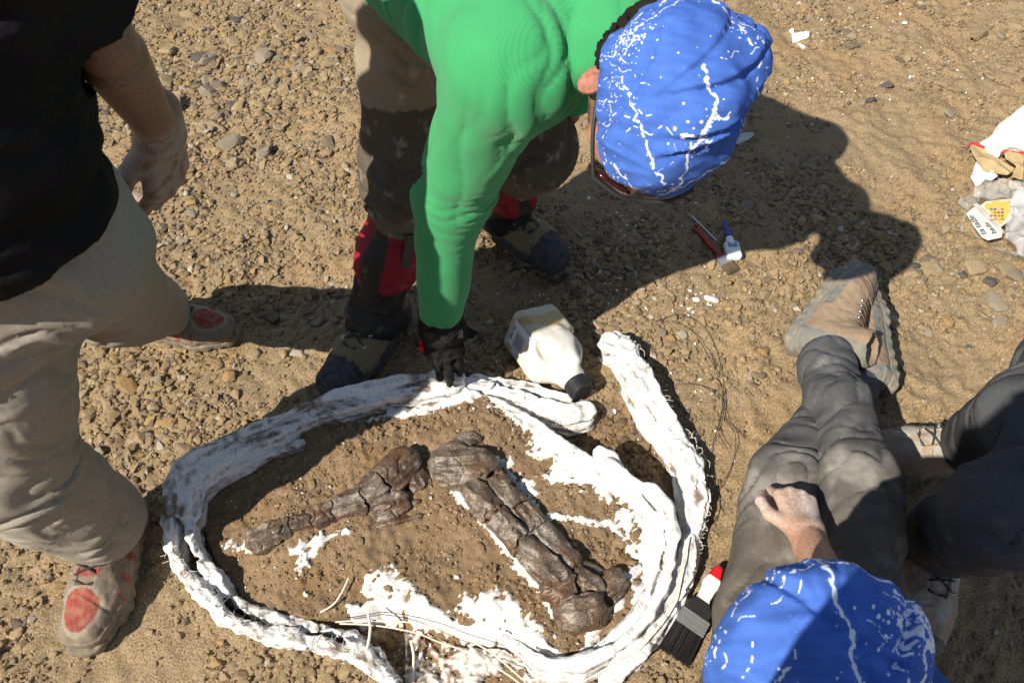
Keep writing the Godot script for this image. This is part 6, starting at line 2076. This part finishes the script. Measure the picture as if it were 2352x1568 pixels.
func make_litter() -> void:
	# a knotted white sack at the right edge
	var sk := thing("white_sack", ground_at(2310, 320), "white plastic sack gathered to a knot at the right edge", "sack")
	later("sack", M.white_plastic, sk, func() -> Field:
		var a := ground_at(2290, 332, 0.03)
		var z := ground_at(2400, 285, 0.07)
		var f := Field.new((a.min(z)) - Vector3(0.09, 0.12, 0.12), a.max(z) + Vector3(0.12, 0.13, 0.12), 0.0042)
		f.cone(a, a.lerp(z, 0.35), 0.016, 0.045)
		f.cone(a.lerp(z, 0.35), z, 0.05, 0.085, 0.04)
		f.cone(a, ground_at(2270, 345, 0.02), 0.016, 0.028, 0.01)
		f.cone(ground_at(2268, 338, 0.015), ground_at(2280, 355, 0.015), 0.02, 0.016, 0.02)
		var d := (z - a).normalized()
		var u := d.cross(Vector3.UP).normalized()
		f.push(0.03, func(p: Vector3) -> float:
			var q := p - a
			var ang := atan2(q.dot(u.cross(d)), q.dot(u))
			return 0.007 * absf(sin(ang * 5.0 + n1.get_noise_3dv(p * 12.0) * 2.5)) + n2.get_noise_3dv(p * 30.0) * 0.004 - 0.004)
		f.build(func(p: Vector3, _n: Vector3) -> Color: return L(0.74, 0.74, 0.73).lerp(L(0.4, 0.33, 0.26), clampf(n3.get_noise_3dv(p * 22.0) * 1.6 - 0.6, 0, 0.5)))
		return f)
	var kn := empty_field()
	var kp := PackedVector3Array()
	var kc := ground_at(2288, 333, 0.03)
	for i in 13: kp.append(kc + Vector3(cos(TAU * i / 12.0) * 0.010, sin(TAU * i / 12.0) * 0.018, sin(TAU * i / 12.0) * 0.010 + cos(TAU * i / 12.0) * 0.008))
	tube_data(kn, kp, 0.003, 6)
	put("tie", mesh_of(kn), plain(L(0.4, 0.34, 0.28), 0.8), sk)
	# cut pieces of card with a red rim
	for q in [[[[2226, 336], [2234, 330], [2262, 338], [2285, 356], [2310, 374], [2330, 385], [2328, 396], [2312, 404], [2290, 400], [2262, 388], [2244, 374], [2232, 352]], 0.035, [[2226, 336], [2234, 330], [2248, 333], [2262, 338]], "tan card strip with a short red edge, left of the other card piece"], [[[2304, 350], [2312, 347], [2345, 353], [2352, 356], [2350, 412], [2322, 410], [2334, 384], [2310, 368]], 0.024, [[2304, 353], [2312, 347], [2330, 351], [2345, 353], [2352, 356]], "tan card piece with a red edge half under the other card"]]:
		var cd := thing("card_piece", ground_at(q[0][0][0], q[0][0][1]), q[3], "card", "cut card pieces by the sack")
		put("card", leaf(q[0], q[1], 0.006, 9.0, one_tone(L(0.44, 0.33, 0.17), 0.2), q[1]), M.plaster_plain, cd)
		var red := empty_field()
		var rp := []
		for k in q[2]: rp.append(P(k[0], k[1], q[1] + 0.003))
		tube_data(red, curve(rp, 4), 0.0042, 6)
		put("red_edge", mesh_of(red), plain(L(0.42, 0.02, 0.03), 0.7), cd)
	tag(put("torn_paper", leaf([[2226, 414], [2232, 402], [2238, 392], [2240, 374], [2252, 376], [2266, 384], [2290, 396], [2288, 412], [2262, 416], [2242, 424]], 0.02, 0.012, 14.0, one_tone(L(0.78, 0.78, 0.77), 0.05), 3.0), M.plaster_plain), "torn white paper scrap below the tan card strip", "paper")
	# newspaper and a yellow leaflet in a clear bag
	var np := thing("newspaper", P(2250, 500, 0.02), "folded newspaper with black headline letters lying in the clear bag", "newspaper")
	put("page", leaf([[2220, 490], [2240, 474], [2262, 486], [2284, 505], [2304, 530], [2302, 545], [2270, 552], [2258, 546], [2238, 520]], 0.030, 0.001, 4.0, one_tone(L(0.62, 0.61, 0.57), 0.06), 5.0), M.plaster_plain, np)
	put("folded_page", leaf([[2236, 470], [2246, 466], [2270, 486], [2292, 508], [2308, 536], [2298, 530], [2276, 508], [2252, 486]], 0.036, 0.001, 4.0, one_tone(L(0.50, 0.49, 0.46), 0.3), 6.0), M.plaster_plain, np)
	var h0 := P(2264, 540, 0.0345)
	var h1 := P(2228, 492, 0.0345)
	var dx := (h1 - h0).normalized()
	lettering(np, "headline", "ta talle", "Droid Serif", 0.017, Basis(dx, Vector3.UP.cross(dx).normalized(), Vector3.UP), (h0 + h1) * 0.5 - np.position, L(0.02, 0.02, 0.02))
	var i0 := P(2290, 540, 0.0345)
	var i1 := P(2262, 506, 0.0345)
	dx = (i1 - i0).normalized()
	lettering(np, "headline", "bade", "Droid Serif", 0.014, Basis(dx, Vector3.UP.cross(dx).normalized(), Vector3.UP), (i0 + i1) * 0.5 - np.position, L(0.02, 0.02, 0.02))
	var yl := thing("leaflet", P(2290, 470, 0.03), "yellow printed leaflet beside the newspaper in the clear bag", "leaflet")
	put("page", leaf([[2252, 472], [2266, 462], [2300, 458], [2330, 456], [2326, 500], [2300, 522], [2288, 512], [2268, 488]], 0.043, 0.001, 6.0, func(p: Vector3, e: float) -> Color:
		return L(0.60, 0.42, 0.10) if e > 0.006 else L(0.66, 0.64, 0.58), 7.0), M.plaster_plain, yl)
	var rr := RandomNumberGenerator.new()
	rr.seed = 3
	for k in 16:
		var f := empty_field()
		var c0 := P(2278 + (k % 4) * 8.5, 480 + int(k / 4.0) * 7.5, 0.0462)
		box_data(f, c0, Basis(Vector3.UP, 0.3), Vector3(0.0032, 0.0005, 0.003))
		put("printed_square", mesh_of(f), plain([L(0.05, 0.2, 0.08), L(0.5, 0.12, 0.05), L(0.08, 0.1, 0.25), L(0.5, 0.4, 0.3)][rr.randi() % 4], 0.7), yl)
	var bag := thing("clear_bag", P(2280, 500, 0.0), "clear grey plastic bag holding newspaper and a yellow leaflet", "plastic bag")
	put("film", leaf([[2236, 424], [2256, 414], [2300, 416], [2352, 418], [2390, 420], [2390, 480], [2330, 470], [2316, 462], [2270, 452], [2244, 448]], 0.075, 0.016, 11.0, one_tone(L(0.62, 0.63, 0.65), 0.05), 1.0), M.film, bag)
	put("film", leaf([[2198, 470], [2206, 456], [2226, 450], [2248, 446], [2250, 468], [2226, 480], [2216, 510], [2226, 528], [2252, 548], [2276, 562], [2308, 572], [2352, 588], [2390, 590], [2390, 600], [2330, 592], [2280, 570], [2236, 540], [2210, 520], [2214, 486]], 0.012, 0.012, 12.0, one_tone(L(0.5, 0.5, 0.49), 0.05), 2.0), M.film, bag)
	put("film", leaf([[2330, 440], [2352, 436], [2390, 440], [2390, 590], [2340, 580], [2302, 556], [2306, 520], [2322, 470]], 0.085, 0.020, 10.0, one_tone(L(0.64, 0.66, 0.70), 0.05), 4.0), M.film_dense, bag)
	# white plaster crumbs
	var r := RandomNumberGenerator.new()
	r.seed = 808
	var meshes := []
	for i in 5: meshes.append(rock(740 + i, true))
	var named := [[1838, 72, 0.030, "largest white plaster lump, on the ground at the top right of the bandana"], [1848, 95, 0.022, "white plaster lump touching the lower end of the largest lump"], [1822, 62, 0.016, "small white plaster lump left of the largest lump"], [1600, 692, 0.014, "left one of two white plaster lumps under the little red brush"], [1632, 690, 0.018, "right one of two white plaster lumps under the little red brush"], [1365, 600, 0.007, "white plaster bit on the lit sand right of the boot toe"],
		[1380, 620, 0.008, "rough white plaster bit right of the boot toe"], [1470, 668, 0.008, "white plaster bit between jug and red brush"], [2078, 52, 0.011, "thin white plaster splinter in the top right gravel"], [1890, 40, 0.009, "white plaster crumb near the largest lump"], [1352, 464, 0.006, "white crumb in the shade below the sunglasses"], [1448, 930, 0.014, "white plaster piece in the rubble below the jug's cap"], [1490, 990, 0.012, "white plaster piece in the rubble beside the outer strip"], [1408, 940, 0.010, "white plaster chip by the jug's cap"], [1310, 560, 0.006, "small white plaster chip at the edge of the shade"]]
	for q in named:
		var o := MeshInstance3D.new()
		o.mesh = meshes[r.randi() % 5]
		o.material_override = M.plaster_lump
		o.name = numbered("plaster_lump")
		add_child(o)
		var w := P(q[0], q[1])
		o.transform = lying(r, w.x, G(w.x, w.z), w.z, q[2], 0.7)
		tag(o, q[3], "plaster lump", "white plaster lumps lying about")
	var pl := []
	var co := []
	for q in [[1450, 640, 170, 90, 90], [1380, 620, 40, 40, 25], [1610, 700, 60, 30, 25], [2050, 150, 260, 130, 110], [1480, 960, 60, 90, 60], [1250, 680, 60, 30, 15], [1600, 1000, 60, 150, 40], [1480, 520, 120, 40, 30], [560, 1440, 120, 40, 20], [1900, 60, 80, 40, 25], [1000, 1500, 150, 40, 50]]:
		for k in q[4]:
			var w := P(q[0] + r.randfn() * q[2] * 0.6, q[1] + r.randfn() * q[3] * 0.6)
			if not seen_from_here(w.x, w.z): continue
			pl.append(lying(r, w.x, G(w.x, w.z) + 0.001, w.z, 0.0017 / pow(1.0 - r.randf() * 0.93, 0.5), 0.7))
			co.append(L(0.8, 0.79, 0.76))
	scatter("plaster_crumbs", meshes[0], pl, co, M.plaster_plain)


func _ready() -> void:
	T0 = Time.get_ticks_msec()
	var cam := Camera3D.new()
	cam.name = "camera"
	add_child(cam)
	cam.position = EYE
	cam.rotation_degrees = Vector3(-PITCH, 0, 0)
	cam.fov = rad_to_deg(2.0 * atan(784.0 / FOCAL))
	cam.near = 0.02
	cam.far = 800.0
	var lens := CameraAttributesPhysical.new()
	lens.frustum_focal_length = 12.0 / (784.0 / FOCAL)
	lens.frustum_focus_distance = 1.95
	lens.frustum_near = 0.02
	lens.frustum_far = 800.0
	lens.exposure_aperture = 13.0
	cam.attributes = lens
	var env := WorldEnvironment.new()
	env.name = "world_environment"
	var e := Environment.new()
	e.background_mode = Environment.BG_SKY
	var sky := ProceduralSkyMaterial.new()
	sky.sky_top_color = Color(0.40, 0.46, 0.55)
	sky.sky_horizon_color = Color(0.66, 0.66, 0.66)
	sky.sky_curve = 0.12
	sky.ground_bottom_color = Color(0.40, 0.33, 0.24)
	sky.ground_horizon_color = Color(0.55, 0.50, 0.42)
	sky.sky_energy_multiplier = 1.0
	sky.ground_energy_multiplier = 0.9
	sky.sun_angle_max = 8.0
	e.sky = Sky.new()
	e.sky.sky_material = sky
	e.tonemap_mode = Environment.TONE_MAPPER_LINEAR
	e.tonemap_exposure = 1.6
	e.sdfgi_enabled = true
	e.ssao_enabled = true
	e.ssil_enabled = true
	env.environment = e
	add_child(env)
	var sun := DirectionalLight3D.new()
	sun.name = "sun"
	sun.light_energy = 1.5
	sun.light_color = Color(1.0, 0.965, 0.905)
	sun.light_angular_distance = 0.55
	sun.shadow_enabled = true
	add_child(sun)
	var az := deg_to_rad(SUN_AZ)
	var el := deg_to_rad(SUN_EL)
	var to := Vector3(cos(az) * cos(el), -sin(el), -sin(az) * cos(el))
	sun.look_at_from_position(Vector3.ZERO, to)
	rng.seed = 5
	n1.seed = 11
	n1.frequency = 1.0
	n1.fractal_octaves = 2
	n2.seed = 23
	n2.frequency = 1.0
	n2.fractal_type = FastNoiseLite.FRACTAL_NONE
	n3.seed = 37
	n3.frequency = 1.0
	n3.fractal_octaves = 3
	make_materials()
	pit = flat([[400, 1180], [420, 1080], [560, 1010], [720, 940], [900, 885], [1060, 880], [1250, 930], [1360, 960], [1420, 900], [1520, 980], [1590, 1090], [1590, 1250], [1540, 1400], [1420, 1530], [1350, 1600], [900, 1640], [880, 1560], [760, 1490], [560, 1430], [440, 1330]], 0.0)
	block = flat([[440, 1190], [450, 1100], [540, 1040], [690, 985], [780, 945], [900, 915], [1060, 885], [1150, 905], [1250, 960], [1340, 1030], [1430, 1090], [1510, 1140], [1535, 1230], [1525, 1330], [1480, 1420], [1400, 1490], [1290, 1518], [1215, 1482], [1160, 1455], [1060, 1447], [960, 1408], [870, 1388], [820, 1408], [700, 1430], [560, 1390], [480, 1290]], BLOCK_H)
	for q in [[560, 150, 0.55, 0.45], [650, 400, 0.35, 0.45], [180, 880, 0.3, 0.45], [430, 950, 0.25, 0.15], [1900, 120, 0.5, 0.1], [2200, 660, 0.3, 0.5], [2200, 80, 0.4, 0.2], [1500, 1020, 0.14, 0.9], [1400, 620, 0.3, 0.3], [1800, 540, 0.3, 0.35], [1100, 830, 0.14, 0.6], [1480, 850, 0.2, 0.3], [560, 1480, 0.2, 0.3],
		[480, 520, 0.1, -0.4], [1740, 1050, 0.2, -0.6], [1960, 330, 0.25, -0.15], [2150, 300, 0.3, -0.55], [380, 1480, 0.2, -0.3], [1350, 420, 0.2, -0.5], [620, 1000, 0.16, -0.35], [2230, 1450, 0.3, -0.4], [2200, 880, 0.2, -0.45], [560, 850, 0.14, -0.25], [760, 250, 0.14, -0.3], [1150, 700, 0.2, -0.1]]:
		var w := P(q[0], q[1])
		zones.append([w.x, w.z, q[2], q[3]])
	for q in [[200, 1440, 0.09], [460, 770, 0.1], [800, 850, 0.12], [1220, 560, 0.12], [1900, 720, 0.14], [2000, 860, 0.14], [2100, 1010, 0.12], [2140, 1330, 0.12], [1260, 820, 0.16], [1500, 900, 0.12], [1590, 1100, 0.08], [1570, 1470, 0.08], [1640, 570, 0.1], [2290, 450, 0.16], [1850, 75, 0.06], [1690, 315, 0.06], [1940, 1200, 0.35]]:
		var w := P(q[0], q[1])
		keep_off.append([w.x, w.z, q[2]])
	make_ground()
	lap("ground")
	make_dig()
	make_bones()
	make_people()
	make_tools()
	make_litter()
	lap("jobs set")
	run_jobs()
	lap("jobs done")
	make_gravel()
	make_stones()
	lap("all")


func make_materials() -> void:
	var grain := noise_tex(0.055, 4, ramp([Color(0.62, 0.62, 0.62), Color(0.86, 0.86, 0.86), Color(1, 1, 1)], [0.25, 0.5, 0.8]), 1024, 3)
	var rough := noise_tex(0.06, 5, null, 1024, 4, FastNoiseLite.TYPE_SIMPLEX_SMOOTH, 7.0)
	var cell := noise_tex(0.09, 2, null, 1024, 8, FastNoiseLite.TYPE_CELLULAR, 5.0)
	var weave := noise_tex(0.22, 2, null, 512, 9, FastNoiseLite.TYPE_SIMPLEX_SMOOTH, 3.0)
	var cloth := noise_tex(0.04, 4, ramp([Color(0.93, 0.93, 0.93), Color(0.97, 0.97, 0.97), Color(1, 1, 1)], [0.3, 0.5, 0.75]), 512, 12)
	M.earth = stuff(0.95, grain, cell, 3.2, 0.7, 0.2)
	M.soil = stuff(0.95, grain, cell, 5.0, 0.9, 0.2)
	M.stone = stuff(0.9, grain, rough, 9.0, 0.5, 0.25)
	M.plaster = stuff(0.9, noise_tex(0.05, 4, ramp([Color(0.88, 0.88, 0.88), Color(1, 1, 1)], [0.3, 0.6]), 512, 21), rough, 6.0, 0.55, 0.25)
	M.plaster_plain = stuff(0.9)
	M.bone = stuff(0.42, noise_tex(0.05, 5, ramp([Color(0.5, 0.5, 0.5), Color(0.85, 0.85, 0.85), Color(1, 1, 1)], [0.3, 0.5, 0.75]), 512, 31), rough, 8.0, 0.6, 0.5)
	M.cloth = stuff(0.92, cloth, weave, 5.0, 0.35, 0.2)
	M.skin = stuff(0.55, noise_tex(0.03, 4, ramp([Color(0.86, 0.83, 0.82), Color(1, 1, 1)], [0.3, 0.7]), 512, 41), rough, 9.0, 0.12, 0.4)
	M.leather = stuff(0.75, cloth, rough, 9.0, 0.3, 0.3)
	M.nylon = stuff(0.6, cloth, weave, 5.0, 0.3, 0.35)
	M.lace_black = plain(L(0.02, 0.02, 0.022), 0.8)
	M.lace_brown = plain(L(0.09, 0.055, 0.04), 0.75)
	M.strap = plain(L(0.05, 0.048, 0.042), 0.8)
	M.steel = plain(L(0.5, 0.5, 0.5), 0.3, 0.9)
	M.rubber = plain(L(0.022, 0.022, 0.023), 0.5)
	M.lens = plain(L(0.035, 0.006, 0.006), 0.08, 0.0, 0.6)
	M.jug = stuff(0.34, null, null, 1.0, 1.0, 0.5)
	M.jug.subsurf_scatter_enabled = true
	M.jug.subsurf_scatter_strength = 0.25
	M.white_plastic = stuff(0.4, null, null, 1.0, 1.0, 0.5)
	M.rubber_dusty = stuff(0.6, cloth, rough, 20.0, 0.3, 0.4)
	M.red_wood = stuff(0.5, null, null, 1.0, 1.0, 0.4)
	M.painted_wood = stuff(0.4, null, null, 1.0, 1.0, 0.5)
	M.tin = plain(L(0.45, 0.46, 0.47), 0.42, 0.75)
	M.dull_steel = plain(L(0.42, 0.42, 0.41), 0.45, 0.6)
	M.hair = stuff(0.6, null, null, 1.0, 1.0, 0.4)
	M.plaster_lump = stuff(0.9, null, rough, 12.0, 0.6, 0.25)
	M.plaster_lump.vertex_color_use_as_albedo = false
	M.plaster_lump.albedo_color = L(0.82, 0.81, 0.78).linear_to_srgb()
	for k in ["film", "film_dense"]:
		var fm := StandardMaterial3D.new()
		fm.vertex_color_use_as_albedo = true
		fm.transparency = BaseMaterial3D.TRANSPARENCY_ALPHA
		fm.albedo_color = Color(1, 1, 1, 0.30 if k == "film" else 0.45)
		fm.roughness = 0.35
		M[k] = fm
	var st := Image.create(8, 32, false, Image.FORMAT_RGB8)
	for y in 32:
		var k := 0.93 + 0.07 * sqrt(absf(sin(PI * y / 32.0)))
		st.fill_rect(Rect2i(0, y, 8, 1), Color(k, k, k))
	M.rib = stuff(0.92, ImageTexture.create_from_image(st), null, 1.0, 1.0, 0.2)
	M.rib.uv1_triplanar = false
	M.rib.rim_enabled = true
	M.rib.rim = 0.25
	var tones := [L(0.40, 0.305, 0.185), L(0.34, 0.285, 0.21), L(0.22, 0.175, 0.125), L(0.14, 0.12, 0.11), L(0.42, 0.275, 0.13), L(0.48, 0.43, 0.34)]
	for i in 6:
		var m := stuff(0.9, grain, rough, 7.0, 0.6, 0.25)
		m.vertex_color_use_as_albedo = false
		m.albedo_color = (tones[i] as Color).linear_to_srgb()
		m.uv1_world_triplanar = true
		M["stone_%d" % i] = m
